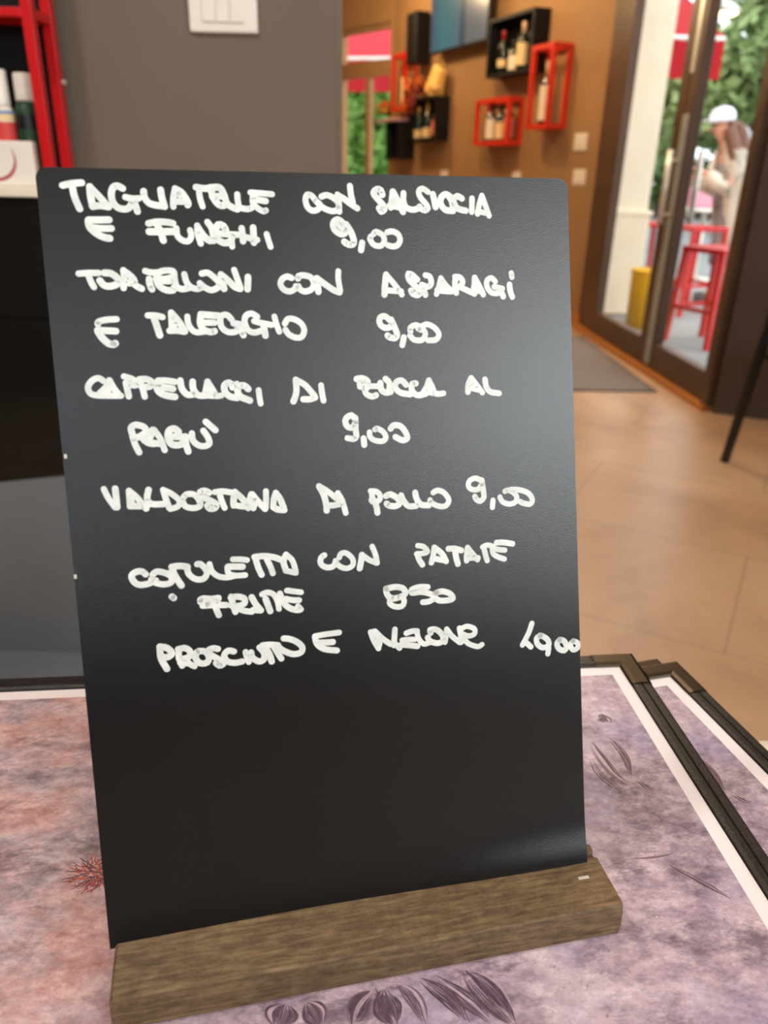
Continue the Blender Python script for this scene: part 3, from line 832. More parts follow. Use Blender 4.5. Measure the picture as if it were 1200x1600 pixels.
    (((1364,1529),(1389,1522),(1405,1501),(1388,1494),(1357,1494),),((1360,1494),(1367,1469),(1380,1446),),((1436,1515),(1429,1480),(1420,1451),),((1436,1515),(1469,1485),(1485,1451),),((1443,1465),(1485,1454),),((1498,1504),(1527,1502),(1555,1492),),((1527,1491),(1531,1461),(1537,1435),),((1584,1501),(1578,1468),(1577,1446),),((1584,1501),(1609,1468),(1626,1445),),((1580,1457),(1629,1453),),((1589,1475),(1595,1458),),((1651,1498),(1672,1505),(1701,1497),),((1659,1484),(1664,1461),(1670,1438),),((1716,1512),(1748,1510),(1789,1501),),((1697,1489),(1724,1481),(1753,1476),),((1695,1489),(1700,1464),(1723,1448),(1749,1437),),),
    (((459,1388),(472,1393),(506,1388),(531,1389),(520,1374),(485,1367),(459,1380),),((467,1364),(510,1362),(559,1357),),((514,1359),(521,1338),(527,1319),),((581,1389),(585,1358),(593,1325),),((579,1384),(602,1387),(631,1377),(630,1356),(604,1348),(579,1353),),((601,1343),(623,1328),(658,1319),),((661,1379),(675,1349),(693,1322),),((664,1326),(694,1321),),((703,1386),(724,1392),(749,1381),(763,1351),(767,1319),),((716,1366),(724,1339),(731,1314),),((775,1382),(784,1349),(808,1320),(839,1307),(855,1308),),((804,1392),(827,1387),(861,1379),),((797,1358),(825,1350),(851,1347),),((845,1322),(855,1308),),),
    (((1220,1359),(1257,1362),(1290,1353),(1300,1330),(1277,1318),(1238,1314),(1220,1337),(1218,1359),),((1238,1319),(1229,1298),(1248,1280),(1281,1277),(1293,1298),(1282,1315),(1249,1315),),((1399,1348),(1362,1352),(1328,1344),(1328,1330),(1373,1329),(1417,1313),(1422,1296),(1399,1285),(1374,1285),),((1435,1320),(1463,1323),(1497,1309),(1508,1288),(1485,1282),(1445,1286),(1426,1304),(1435,1320),),),
    (((291,1217),(292,1170),(311,1124),),((291,1217),(317,1209),(335,1186),(319,1172),(293,1175),),((363,1198),(360,1167),(370,1130),),((360,1199),(385,1201),(404,1186),(402,1165),(377,1158),(360,1162),),((382,1157),(400,1134),(417,1122),),((364,1144),(395,1137),),((430,1178),(424,1155),(440,1132),(467,1132),(476,1154),(463,1177),(438,1182),),((513,1182),(493,1187),(473,1178),(487,1159),(515,1137),(529,1117),(514,1113),(502,1125),),((575,1164),(553,1170),(536,1153),(545,1128),(575,1117),(605,1119),),((621,1157),(624,1138),(631,1113),),((643,1152),(647,1130),(672,1111),(693,1119),(694,1146),(678,1169),),((691,1176),(722,1175),(753,1169),),((701,1166),(715,1138),(723,1105),),((737,1163),(751,1134),(763,1112),),((747,1167),(777,1142),(813,1125),(845,1129),(851,1150),(831,1174),(801,1190),(778,1195),),),
    (((906,1190),(955,1193),(1008,1194),),((921,1161),(953,1158),(979,1157),),((906,1187),(913,1157),(941,1132),(994,1119),),),
    (((1141,1181),(1153,1144),(1171,1107),),((1155,1183),(1177,1136),(1171,1109),),((1160,1182),(1192,1146),(1224,1120),),((1246,1181),(1242,1146),(1238,1113),),((1251,1112),(1262,1099),),((1295,1159),(1321,1165),(1343,1163),),((1275,1131),(1303,1131),(1331,1128),),((1271,1112),(1307,1105),(1341,1097),),((1341,1163),(1348,1129),(1369,1104),(1398,1107),),((1402,1148),(1400,1162),(1429,1159),(1453,1134),(1455,1109),(1432,1100),(1398,1112),(1388,1130),),((1474,1157),(1470,1127),(1464,1100),),((1474,1157),(1496,1124),(1530,1092),),((1532,1154),(1537,1120),(1536,1092),),((1538,1151),(1567,1159),(1599,1144),(1598,1122),(1571,1116),(1543,1128),),((1548,1110),(1570,1082),(1611,1064),(1631,1071),),),
    (((1867,1139),(1850,1098),(1819,1047),),((1837,1056),(1858,1034),),((1905,1081),(1886,1068),(1891,1042),(1915,1024),(1943,1030),(1941,1054),(1920,1073),(1902,1081),),((1943,1018),(1938,993),),((1996,1051),(1983,1034),(1992,1010),(2017,999),(2029,1015),(2018,1042),(1996,1051),),((2061,1038),(2048,1021),(2060,997),(2082,1003),(2083,1026),(2061,1038),),),
    (((353,1412),(359,1406),),),
]

random.seed(4)
menu = build_menu('topmost leather-framed mauve menu, directly under the wooden stand of the black board')
menu.location = (-0.0318, 0.2597, H - 0.3075)
menu.rotation_euler = (0, 0, math.radians(6.2))
m2 = copy_tree(menu)
m2.location = (0.0335, 0.2304, H - 0.3141); m2.rotation_euler = (0, 0, math.radians(15.5))
m2['label'] = 'middle leather-framed mauve menu, its art showing to the right of the topmost menu'
m3 = copy_tree(menu)
m3.location = (0.0305, 0.2383, H - 0.3207); m3.rotation_euler = (0, 0, math.radians(17.0))
m3['label'] = 'lowest menu of the stack, only one black corner peeking out at the far edge'
for o in (menu, m2, m3):
    o['group'] = 'stacked menus on the table'

# ---- menu board
TH = math.radians(13.95)
PHI = math.radians(18.7)
EX = Vector((math.cos(TH), math.sin(TH), 0))
EY = Vector((-math.sin(TH) * math.sin(PHI), math.cos(TH) * math.sin(PHI), math.cos(PHI)))
EN = EX.cross(EY)
BW, BH = 0.2095, 0.3032
stand = thing('menu_board', 'black board with white handwritten dishes standing in a wooden block', 'menu board', (0.0, 0.23, H - 0.303))
BL = Vector((-0.106, 0.209, H - 0.290))
PANEL_M = Matrix(((EX.x, EY.x, EN.x, BL.x), (EX.y, EY.y, EN.y, BL.y), (EX.z, EY.z, EN.z, BL.z), (0, 0, 0, 1)))
rc = 0.0042


def bow(u, v):
    """The thin sheet bends forward a little where its lower right end is pinched in the slot."""
    r = min(1.0, max(0.0, (u / BW - 0.30) / 0.70))
    return 0.0036 * r * r * (3 - 2 * r) * math.exp(-(v / 0.0135) ** 2)


def row_span(v):
    d = v - (BH - rc)
    ins = rc - math.sqrt(max(0.0, rc * rc - d * d)) if d > 0 else 0.0
    return ins, BW - ins


bm = B()
vs_ = [0.0008 * k for k in range(0, 6)] + [0.005 + 0.0025 * k for k in range(18)] + [0.06, 0.1, 0.16, 0.22, 0.27, BH - rc] + [BH - rc + rc * math.sin(math.radians(a)) for a in (20, 40, 55, 70, 80, 90)]
NU = 24
rows_f, rows_b = [], []
for v_ in vs_:
    u0, u1 = row_span(v_)
    us = [u0 + (u1 - u0) * k / NU for k in range(NU + 1)]
    rows_f.append([bm.verts.new((u - 0.3 * bow(u, v_), v_, bow(u, v_))) for u in us])
    rows_b.append([bm.verts.new((u - 0.3 * bow(u, v_), v_, bow(u, v_) - 0.003)) for u in us])
for R_ in (rows_f, rows_b):
    for a, b in zip(R_, R_[1:]):
        for k in range(NU):
            bm.faces.new((a[k], a[k + 1], b[k + 1], b[k])).smooth = True
for i in range(len(vs_) - 1):
    for k in (0, NU):
        bm.faces.new((rows_f[i][k], rows_f[i + 1][k], rows_b[i + 1][k], rows_b[i][k]))
for i in (0, len(vs_) - 1):
    for k in range(NU):
        bm.faces.new((rows_f[i][k], rows_f[i][k + 1], rows_b[i][k + 1], rows_b[i][k]))
bm.edges.index_update()
for e in bm.edges:
    if len(e.link_faces) == 2 and e.link_faces[0].smooth != e.link_faces[1].smooth:
        e.smooth = False
panel = link('panel', bm, M_panel, stand)
panel.matrix_local = Matrix.Translation(-stand.location) @ PANEL_M
for x, y in ((0.0012, 0.1985), (0.0006, 0.1526)):
    bm = B(); box(bm, (x - 0.0008, y - 0.001, -0.0006), (x + 0.0004, y + 0.0008, 0.0001), 0.0003); link('chipped_edge', bm, M_chip, panel)
random.seed(11)
for word in WRITING:
    bm = B()
    for k, st in enumerate(word):
        ribbon(bm, [(x / 1e4, y / 1e4) for x, y in st], 0.00122 + random.uniform(-0.00008, 0.0001), 0.00006 + 0.00001 * (k % 7))
    link('handwritten_word', bm, M_ink, panel)

TB = math.radians(12.9)
base_loc = Vector((-0.1046, 0.2123, H - 0.303))
BD = 0.0268
ph = math.tan(PHI)
zt = 0.0146
prof = [(-BD - 0.0012, 0.0), (-BD - 0.0006, 0.009), (-BD + 0.0006, zt - 0.0006), (-BD + 0.0014, zt), (0.0, zt), (-0.0035 * ph, zt - 0.0035),
        (0.0036, zt - 0.0035), (0.0036 + 0.0035 * ph, zt - 0.0002), (0.0075, zt - 0.0002), (0.0075, 0.0)]
bm = B()
sec = []
for x in (0.0, 0.0012, 0.2105, 0.2125):
    row = []
    for y, z in prof:
        yy, zz = y, z
        if x == 0.2125:
            yy = y * 0.93 - 0.0002 if y < -0.02 else y
            zz = min(max(z, 0.0012), zt - 0.001)
        if x == 0.0:
            zz = min(z, zt - 0.0008)
        row.append(bm.verts.new((x, yy, zz)))
    sec.append(row)
n_ = len(prof)
for a, b in zip(sec, sec[1:]):
    for k in range(n_):
        bm.faces.new((a[k], a[(k + 1) % n_], b[(k + 1) % n_], b[k]))
bm.faces.new(sec[0]); bm.faces.new(sec[-1])
base = link('wooden_block', bm, M_wood, stand)
base.matrix_local = Matrix.Translation(base_loc - stand.location) @ Matrix.Rotation(TB, 4, 'Z')
bm = B(); box(bm, (0.012, 0.0077, 0.0), (0.2095, 0.013, 0.0165), 0.0006)
link('back_strip', bm, M_backwood, base)
bm = B(); box(bm, (0.1985, -0.0105, zt - 0.0004), (0.2035, -0.0090, zt + 0.00012), 0.0001)
link('paint_fleck', bm, M_chip, base)

# ================================================================== COUNTER, RED SHELF AND WHAT STANDS ON IT
ct = thing('bar_counter', 'glossy black bar counter with a thin cream top behind the menu board', 'counter', (-1.35, 1.5, 0))
bm = B(); box(bm, (-0.85, 0.012, 0.0), (0.765, 0.125, 1.008)); link('body', bm, M_box, ct)
bm = B(); box(bm, (-0.85, 0.0, 0.792), (0.765, 0.012, 1.008), 0.001); link('front_panel', bm, M_counter, ct)
bm = B(); v = [bm.verts.new((x, y, z)) for y in (0.0, 0.012) for x, z in ((-0.85, 0.26), (0.765, 0.476), (0.765, 0.789), (-0.85, 0.789))]
for f in ((0, 1, 2, 3), (4, 5, 6, 7), (0, 1, 5, 4), (1, 2, 6, 5), (2, 3, 7, 6), (3, 0, 4, 7)):
    bm.faces.new([v[k] for k in f])
link('front_panel', bm, M_counter, ct)
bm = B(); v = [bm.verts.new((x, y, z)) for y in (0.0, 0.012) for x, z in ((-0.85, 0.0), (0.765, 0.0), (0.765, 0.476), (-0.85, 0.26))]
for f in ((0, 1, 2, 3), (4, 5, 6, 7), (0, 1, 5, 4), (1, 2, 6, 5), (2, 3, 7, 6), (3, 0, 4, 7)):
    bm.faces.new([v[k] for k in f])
pb = B(); box(pb, (-0.85, -0.17, 0.0), (0.765, -0.001, 0.022), 0.003); link('reflection_step', pb, M_reflection_grey, ct)  # added step that continues the painted grey reflection over the floor
lp = link('floor_reflection_panel', bm, M_reflection_grey, ct); lp['label'] = 'grey panel painting the floor reflection in the counter front'  # slanted grey area stands in for the floor reflected in the gloss
bm = B(); box(bm, (-0.85, -0.012, 1.008), (0.775, 0.126, 1.025), 0.002); link('counter_top', bm, M_ctop, ct)

sh = thing('red_shelf_rack', 'red metal shelf rack standing on the cream bar counter', 'shelf rack', (-1.0, 1.5, 1.025))
SW = 0.9
for x, y in ((0.375, 0.0), (0.375, 0.083), (-0.5, 0.0), (-0.5, 0.083)):
    bm = B(); box(bm, (x, y, 0.0), (x + 0.018, y + 0.018, 0.74), 0.001); link('upright', bm, M_red, sh)
for lo_, hi_ in (((-0.482, 0.0, 0.262), (0.375, 0.018, 0.276)), ((-0.482, 0.083, 0.262), (0.375, 0.095, 0.276)), ((0.378, 0.018, 0.262), (0.391, 0.083, 0.276)), ((-0.482, 0.0, 0.72), (0.375, 0.018, 0.74))):
    bm = B(); box(bm, lo_, hi_, 0.001); link('rail', bm, M_red, sh)
bm = B(); box(bm, (-0.482, 0.018, 0.266), (0.377, 0.083, 0.272)); link('shelf_board', bm, M_red, sh)
bm = B(); box(bm, (-0.482, 0.095, 0.0), (0.375, 0.099, 0.74)); link('back_panel', bm, M_box, sh)
bm = B(); tube(bm, [(0.394, 0.094, 0.175), (0.400, 0.094, 0.175)], 0.004, 10); link('bolt', bm, M_steel, sh)


def bottle(loc, rz, h, r, body, label_m, foil, lab=(0.12, 0.5), label='', group=None, band=None, name='bottle', squat=False):
    o = thing(name, label, 'bottle', loc, rz, group)
    bm = B()
    nk = r * 0.36
    z1, z2, z3 = h * (0.62 if not squat else 0.66), h * (0.75 if not squat else 0.78), h * 0.97
    lathe(bm, [(0, 0), (r * 0.94, 0), (r, h * 0.02), (r, z1), (r * 0.86, z1 + (z2 - z1) * 0.4), (nk * 1.3, z2), (nk, z2 + 0.01), (nk, z3), (0, z3)], 20)
    link('glass_body', bm, body, o, True)
    if label_m:
        bm = B(); lathe(bm, [(r * 1.012, h * lab[0]), (r * 1.012, h * lab[1])], 20)
        bm.faces.ensure_lookup_table()
        for f in [f for f in bm.faces if len(f.verts) > 4]:
            bm.faces.remove(f)
        link('paper_label', bm, label_m, o, True)
    bm = B(); lathe(bm, [(nk * 1.08, z2 + h * 0.04), (nk * 1.1, h * 0.985), (nk * 0.9, h), (0, h)], 16); link('cap', bm, foil, o, True)
    if band:
        bm = B(); lathe(bm, [(r * 0.9, z1 + 0.004), (r * 0.97, z1 + 0.008), (r * 0.9, z1 + 0.022)], 18); link('band', bm, band, o, True)
    return o


# white box with the red swirl
wb = thing('white_box', 'small white box with a red swirl mark on the bar counter', 'box', (-0.735, 1.513, 1.025))
bm = B(); box(bm, (-0.1, 0.0, 0.0), (0.090, 0.022, 0.075), 0.004, seg=3); link('carton', bm, M_white, wb)
bm = B()
ribbon(bm, [(0.020 + 0.036 * math.cos(math.radians(a)), 0.045 + 0.034 * math.sin(math.radians(a))) for a in range(-150, 31, 12)], 0.0028, 0, cap=False, taper=True)
lg = link('red_swirl', bm, M_logo, wb); lg.matrix_local = Matrix.Translation((0, -0.0006, 0)) @ Matrix.Rotation(math.radians(90), 4, 'X')
bm = B()
ribbon(bm, [(0.005, 0.052), (0.016, 0.058), (0.024, 0.054)], 0.0018, 0, cap=False, taper=True)
ribbon(bm, [(0.006, 0.040), (0.018, 0.044), (0.026, 0.040)], 0.0015, 0, cap=False, taper=True)
lg = link('red_swirl', bm, M_logo, wb); lg.matrix_local = Matrix.Translation((0, -0.0006, 0)) @ Matrix.Rotation(math.radians(90), 4, 'X')


def spirit(loc, r, h, body, foil, capr, caph, parts, label):
    o = thing('liquor_bottle', label, 'bottle', loc, 0, 'liquor bottles on the bar counter')
    bm = B()
    hb = h - caph
    lathe(bm, [(0, 0), (r * 0.95, 0), (r, 0.004), (r, hb * 0.82), (r * 0.92, hb * 0.9), (capr * 1.02, hb), (0, hb)], 24)
    link('glass_body', bm, body, o, True)
    bm = B(); lathe(bm, [(capr, hb - 0.001), (capr * 1.02, hb + caph * 0.1), (capr, h - 0.003), (capr * 0.9, h), (0, h)], 20); link('cap', bm, foil, o, True)
    for nm, m_, z0, z1 in parts:
        bm = B(); lathe(bm, [(r * 1.012, z0), (r * 1.012, z1)], 24)
        for f in [f for f in bm.faces if len(f.verts) > 4]:
            bm.faces.remove(f)
        link(nm, bm, m_, o, True)
    return o


spirit((-0.664, 1.558, 1.025), 0.0215, 0.185, M_green_label, M_white, 0.0155, 0.045, [('paper_label', M_green_label, 0.01, 0.08), ('neck_band', M_foil_black, 0.095, 0.118)], 'green liquor bottle with a tall cream cap beside the red upright')
spirit((-0.707, 1.556, 1.025), 0.0215, 0.19, M_label, M_white, 0.0155, 0.06, [('red_label', M_label_red, 0.01, 0.106), ('cream_band', M_label_cream, 0.108, 0.118), ('blue_band', M_blue, 0.119, 0.124)], 'white liquor bottle with a red label and pale blue neck band')
spirit((-0.765, 1.556, 1.025), 0.022, 0.20, M_bottle_brown, M_foil_gold, 0.012, 0.05, [('paper_label', M_label_cream, 0.02, 0.09)], 'brown liquor bottle at the cut-off edge, behind the white box')

# light switch on the wall piece behind the counter
def switch_plate(loc, rz, w, h, n, label, group=None):
    o = thing('light_switch', label, 'light switch', loc, rz, group)
    bm = B(); box(bm, (-w / 2, -0.009, -h / 2), (w / 2, 0, h / 2), 0.004, seg=3); link('plate', bm, M_white, o)
    iw = w * 0.62 / n
    for k in range(n):
        bm = B(); x = -w * 0.31 + k * iw
        box(bm, (x + 0.0008, -0.0125, -h * 0.3), (x + iw - 0.0008, -0.008, h * 0.3), 0.0012); link('rocker', bm, M_white, o)
    return o


switch_plate((-0.3115, 1.63, 1.328), 0, 0.124, 0.082, 3, 'white three-rocker light switch on the taupe wall above the board')

# ================================================================== SHELVES ALONG THE BROWN WALL
GS = 'wall switches near the entrance'
switch_plate(wpt(0.248, 0.0, 1.266), W_RZ, 0.15, 0.115, 2, 'upper of the two square white switches beside the entrance frame', GS)
switch_plate(wpt(0.215, 0.0, 1.035), W_RZ, 0.15, 0.105, 2, 'lower of the two square white switches beside the entrance frame', GS)
switch_plate(wpt(1.09, 0.0, 1.02), W_RZ, 0.13, 0.085, 2, 'white socket plate below the small red frame shelf, just over the board', GS)
switch_plate(wpt(2.43, 0.0, 1.015), W_RZ, 0.15, 0.085, 2, 'white socket plate below the bottle-filled black wall box, just over the board', GS)


def box_shelf(s0, s1, z0, z1, d, label, mt=M_box):
    """Open-fronted wall box."""
    o = thing('wall_box_shelf', label, 'shelf', wpt((s0 + s1) / 2, 0, z0), W_RZ, 'black wall boxes')
    w = abs(s1 - s0); h = z1 - z0; t_ = 0.022
    bm = B()
    box(bm, (-w / 2, -d, 0), (w / 2, 0, t_)); link('bottom_panel', bm, mt, o)
    bm = B(); box(bm, (-w / 2, -d, h - t_), (w / 2, 0, h)); link('top_panel', bm, mt, o)
    for x0, x1 in ((-w / 2, -w / 2 + t_), (w / 2 - t_, w / 2)):
        bm = B(); box(bm, (x0, -d, t_), (x1, 0, h - t_)); link('side_panel', bm, mt, o)
    bm = B(); box(bm, (-w / 2 + t_, -0.012, t_), (w / 2 - t_, 0, h - t_)); link('back_panel', bm, mt, o)
    return o


def frame_shelf(s0, s1, z0, z1, d, w_, label):
    """Wall shelf of red square bars: a full cage with a bottom plate."""
    o = thing('red_frame_shelf', label, 'shelf', wpt((s0 + s1) / 2, 0, z0), W_RZ, 'red frame shelves on the brown wall')
    W2 = abs(s1 - s0) / 2; h = z1 - z0; q = w_ / 2
    for y in (-d + q, -q):
        for x in (-W2 + q, W2 - q):
            bm = B(); bar(bm, (x, y, 0), (x, y, h), w_); link('upright_bar', bm, M_redframe, o)
    for z in (q, h - q):
        for y in (-d + q, -q):
            bm = B(); bar(bm, (-W2 + w_, y, z), (W2 - w_, y, z), w_); link('horizontal_bar', bm, M_redframe, o)
        for x in (-W2 + q, W2 - q):
            bm = B(); bar(bm, (x, -d + w_, z), (x, -w_, z), w_); link('horizontal_bar', bm, M_redframe, o)
    bm = B(); box(bm, (-W2 + q, -d + q, q), (W2 - q, -q, w_)); link('bottom_plate', bm, M_redframe, o)
    return o


# television
tv = thing('television', 'wall-mounted flat television with a teal picture', 'television', wpt(2.10, 0, 2.03), W_RZ)
bm = B(); box(bm, (-0.545, -0.11, 0), (0.545, -0.065, 0.63), 0.004); link('cabinet', bm, M_black, tv)
bm = B(); box(bm, (-0.53, -0.1125, 0.018), (0.53, -0.1105, 0.615)); link('screen', bm, M_screen, tv)
bm = B(); box(bm, (-0.15, -0.065, 0.2), (0.15, 0, 0.45)); link('wall_mount', bm, M_black, tv)

sp = thing('wall_speaker', 'black loudspeaker on the brown wall beside the television', 'speaker', wpt(2.93, 0, 1.99), W_RZ)
bm = B(); box(bm, (-0.14, -0.17, 0.0), (0.10, -0.03, 0.42), 0.008); link('cabinet', bm, M_box, sp)
bm = B(); box(bm, (-0.125, -0.176, 0.015), (0.085, -0.168, 0.40), 0.004); link('grille', bm, M_black, sp)
bm = B(); box(bm, (-0.05, -0.03, 0.15), (0.02, 0, 0.27)); link('bracket', bm, M_black, sp)

box_shelf(1.48, 0.80, 1.75, 2.155, 0.14, 'large black wall box with bottles, high beside the television')
box_shelf(2.99, 2.385, 1.31, 1.685, 0.15, 'black wall box with three bottles under the dried flowers')
b3 = box_shelf(3.46, 3.16, 1.15, 1.50, 0.20, 'narrow black wall box at the far end of the brown wall')
frame_shelf(0.755, 0.465, 1.355, 1.90, 0.165, 0.032, 'tall upright red frame shelf with one bottle')
frame_shelf(1.62, 1.065, 1.255, 1.60, 0.14, 0.032, 'low wide red frame shelf with three bottles')
frame_shelf(3.48, 3.14, 1.60, 2.11, 0.14, 0.032, 'red frame shelf farthest along the brown wall, beside the dried flowers')

GB = 'bottles on the wall shelves'
bottle(wpt(0.635, 0.085, 1.388), 0, 0.41, 0.047, M_bottle, M_label, M_foil, (0.06, 0.62), 'single bottle with a long white label in the tall red frame', GB)
bottle(wpt(1.445, 0.075, 1.288), 0, 0.29, 0.045, M_bottle, M_label, M_foil_black, (0.06, 0.58), 'white-labelled bottle, left one in the low red frame', GB)
bottle(wpt(1.285, 0.075, 1.288), 0, 0.27, 0.042, M_bottle, M_label_cream, M_foil_black, (0.06, 0.5), 'cream-labelled bottle, middle one in the low red frame', GB)
bottle(wpt(1.155, 0.075, 1.288), 0, 0.29, 0.042, M_bottle, M_label_pink, M_foil_black, (0.06, 0.6), 'pink-labelled bottle, right one in the low red frame', GB)
bottle(wpt(1.335, 0.075, 1.773), 0, 0.30, 0.040, M_bottle, M_label_cream, M_foil_red, (0.16, 0.34), 'bottle with a dark red cap in the large black box', GB)
bottle(wpt(1.135, 0.085, 1.773), 0, 0.21, 0.045, M_bottle, M_label, M_foil_black, (0.05, 0.52), 'short round bottle in the middle of the large black box', GB, squat=True)
bottle(wpt(1.015, 0.085, 1.773), 0, 0.32, 0.046, M_bottle, M_label_cream, M_foil, (0.10, 0.56), 'pale-capped bottle with a peach label in the large black box', GB)
bottle(wpt(2.885, 0.085, 1.333), 0, 0.29, 0.045, M_bottle, M_label_cream, M_foil_gold, (0.03, 0.28), 'left bottle in the box under the dried flowers', GB)
bottle(wpt(2.68, 0.085, 1.333), 0, 0.31, 0.045, M_bottle, M_label_cream, M_foil_gold, (0.03, 0.30), 'gold-necked middle bottle in the box under the dried flowers', GB)
bottle(wpt(2.50, 0.085, 1.333), 0, 0.27, 0.042, M_bottle_brown, M_label_pink, M_foil_gold, (0.10, 0.55), 'right bottle with a muted pink label in the box under the dried flowers', GB)
bottle(wpt(3.27, 0.07, 1.634), 0, 0.34, 0.05, M_bottle_brown, M_label_cream, M_foil, (0.1, 0.78), 'bottle with a tall cream label in the farthest red frame', GB)


def petals(bm, center, spread, n, size, seed, up=0.6):
    rnd = random.Random(seed)
    for k in range(n):
        d = Vector((rnd.gauss(0, 1), rnd.gauss(0, 1), rnd.gauss(0, 1)))
        d = d.normalized() * (rnd.random() ** 0.5)
        p = Vector(center) + Vector((d.x * spread[0], d.y * spread[1], d.z * spread[2]))
        a = Vector((rnd.gauss(0, 1), rnd.gauss(0, 1), rnd.gauss(0, 1) * up)).normalized()
        b = a.cross(Vector((rnd.gauss(0, 1), rnd.gauss(0, 1), rnd.gauss(0, 1)))).normalized()
        s = size * rnd.uniform(0.6, 1.3)
        bm.faces.new([bm.verts.new(p + a * s * i + b * s * 0.5 * j) for i, j in ((-1, 0), (0, -1), (1, 0), (0, 1))])


fl = thing('dried_flowers', 'orange and dark red dried flowers lying along the top of the bottle box', 'flowers', wpt(2.72, 0.08, 1.685), W_RZ)
bm = B(); petals(bm, (-0.18, -0.05, 0.07), (0.26, 0.06, 0.07), 90, 0.032, 1); petals(bm, (-0.12, -0.12, -0.06), (0.14, 0.01, 0.1), 50, 0.028, 9); link('red_petals', bm, M_petal_red, fl)
bm = B(); petals(bm, (-0.24, -0.05, 0.09), (0.12, 0.06, 0.09), 60, 0.034, 2); petals(bm, (0.0, -0.05, 0.14), (0.1, 0.05, 0.1), 22, 0.03, 3); petals(bm, (-0.28, -0.12, -0.06), (0.08, 0.01, 0.06), 26, 0.03, 33); link('orange_petals', bm, M_petal_or, fl)
bm = B(); petals(bm, (0.22, -0.05, 0.06), (0.14, 0.05, 0.025), 60, 0.03, 4); link('pale_petals', bm, M_petal_pale, fl)
bm = B()
for k in range(9):
    tube(bm, [(-0.35 + 0.06 * k, 0.0, 0.01), (-0.3 + 0.07 * k, -0.02, 0.06 + 0.02 * (k % 3))], 0.004, 6)
link('stems', bm, M_bark, fl)
gb = thing('paper_bag', 'pale yellow paper bag leaning among the dried flowers', 'bag', wpt(2.57, 0.085, 1.687), W_RZ)
bm = B()
v = [bm.verts.new(c) for c in [(-0.11, -0.06, 0.02), (0.10, -0.06, 0.02), (0.10, 0.05, 0.02), (-0.11, 0.05, 0.02), (-0.06, -0.035, 0.26), (0.11, -0.035, 0.26), (0.11, 0.03, 0.26), (-0.06, 0.03, 0.26)]]
for f in ((0, 1, 2, 3), (4, 5, 6, 7), (0, 1, 5, 4), (1, 2, 6, 5), (2, 3, 7, 6), (3, 0, 4, 7)):
    bm.faces.new([v[k] for k in f])
bmesh.ops.bevel(bm, geom=bm.edges[:], offset=0.012, segments=2, profile=0.5, affect='EDGES')
bmesh.ops.rotate(bm, verts=bm.verts[:], cent=(0, 0, 0.02), matrix=Matrix.Rotation(math.radians(24), 3, 'Y'))
link('bag_body', bm, M_bag, gb)
bm = B(); tube(bm, [(0.10, 0, 0.21), (0.13, 0, 0.27), (0.17, 0, 0.28), (0.19, 0, 0.22)], 0.004, 6); link('handle_loop', bm, M_bag, gb)

tr = thing('serving_tray', 'mauve tray resting on the farthest black wall box', 'tray', wpt(3.33, 0.10, 1.50), W_RZ)
bm = B(); box(bm, (-0.34, -0.13, 0), (0.16, 0.09, 0.028), 0.006); link('tray_body', bm, M_tray, tr)
f2 = thing('flower_bunch', 'yellow and green flower bunch on the mauve tray', 'flowers', wpt(3.56, 0.16, 1.529), W_RZ)
bm = B(); petals(bm, (-0.06, 0, 0.12), (0.10, 0.07, 0.05), 70, 0.032, 6); link('yellow_petals', bm, M_petal_or, f2)
bm = B(); petals(bm, (-0.05, 0, 0.08), (0.10, 0.07, 0.03), 60, 0.035, 7); link('green_sprigs', bm, M_petal_green, f2)
bm = B(); petals(bm, (0.0, 0, 0.06), (0.1, 0.06, 0.02), 30, 0.03, 8); link('red_petals', bm, M_petal_red, f2)

# ================================================================== FLOOR MAT AND CHAIR
mt = thing('entrance_mat', 'grey entrance mat lying on the tan floor inside the glass door', 'mat', (1.44, 4.055, 0.0), math.atan2(0.05, 1) + 0.0)
bm = B(); box(bm, (-0.95, 0.0, 0.0005), (0.0, 1.45, 0.007), 0.002); link('pile', bm, M_mat, mt)
bm = B(); box(bm, (-0.965, -0.012, 0.0), (0.012, 1.462, 0.0045)); link('rubber_edge', bm, M_tyre, mt)

ch = thing('chair', 'black chair with slender legs in front of the dark brown column', 'chair', (1.716, 2.864, 0), math.radians(-60))
for a, b in (((-0.258, -0.225, 0), (-0.20, -0.21, 0.60)), ((0.25, -0.225, 0), (0.20, -0.21, 0.60)), ((-0.24, 0.21, 0), (-0.20, 0.18, 0.45)), ((0.24, 0.21, 0), (0.20, 0.18, 0.45))):
    bm = B(); bar(bm, a, b, 0.026); link('leg', bm, M_black, ch)
bm = B()
box(bm, (-0.215, -0.20, 0.43), (0.215, 0.20, 0.455), 0.006); link('seat', bm, M_black, ch)
bm = B(); box(bm, (-0.19, -0.19, 0.455), (0.205, 0.19, 0.485), 0.012, seg=3); link('cushion', bm, M_chairseat, ch)
bm = B(); bar(bm, (-0.20, -0.21, 0.60), (-0.20, -0.24, 0.82), 0.024); bar(bm, (0.20, -0.21, 0.60), (0.20, -0.24, 0.82), 0.024); box(bm, (-0.2, -0.25, 0.66), (0.2, -0.232, 0.82), 0.006); link('backrest', bm, M_black, ch)

# ================================================================== OUTSIDE THE ENTRANCE
bm = B(); box(bm, (1.2, -6, -0.12), (40, 40, -0.012)); struct(link('floor_terrace', bm, M_pave))
bm = B(); box(bm, (-30, 9.6, -0.14), (1.2, 40, -0.02)); struct(link('floor_garden', bm, M_pave))

# cream pillar of the porch with a wider plinth
bm = B(); box(bm, (1.40, 6.55, 0.0), (2.03, 6.95, 3.2), 0.006); struct(link('wall_porch', bm, M_cream))
bm = B(); box(bm, (1.38, 6.53, 0.0), (2.05, 6.97, 0.77), 0.004); box(bm, (1.37, 6.52, 0.765), (2.07, 6.98, 0.80), 0.004); struct(link('trim_porch', bm, M_cream))

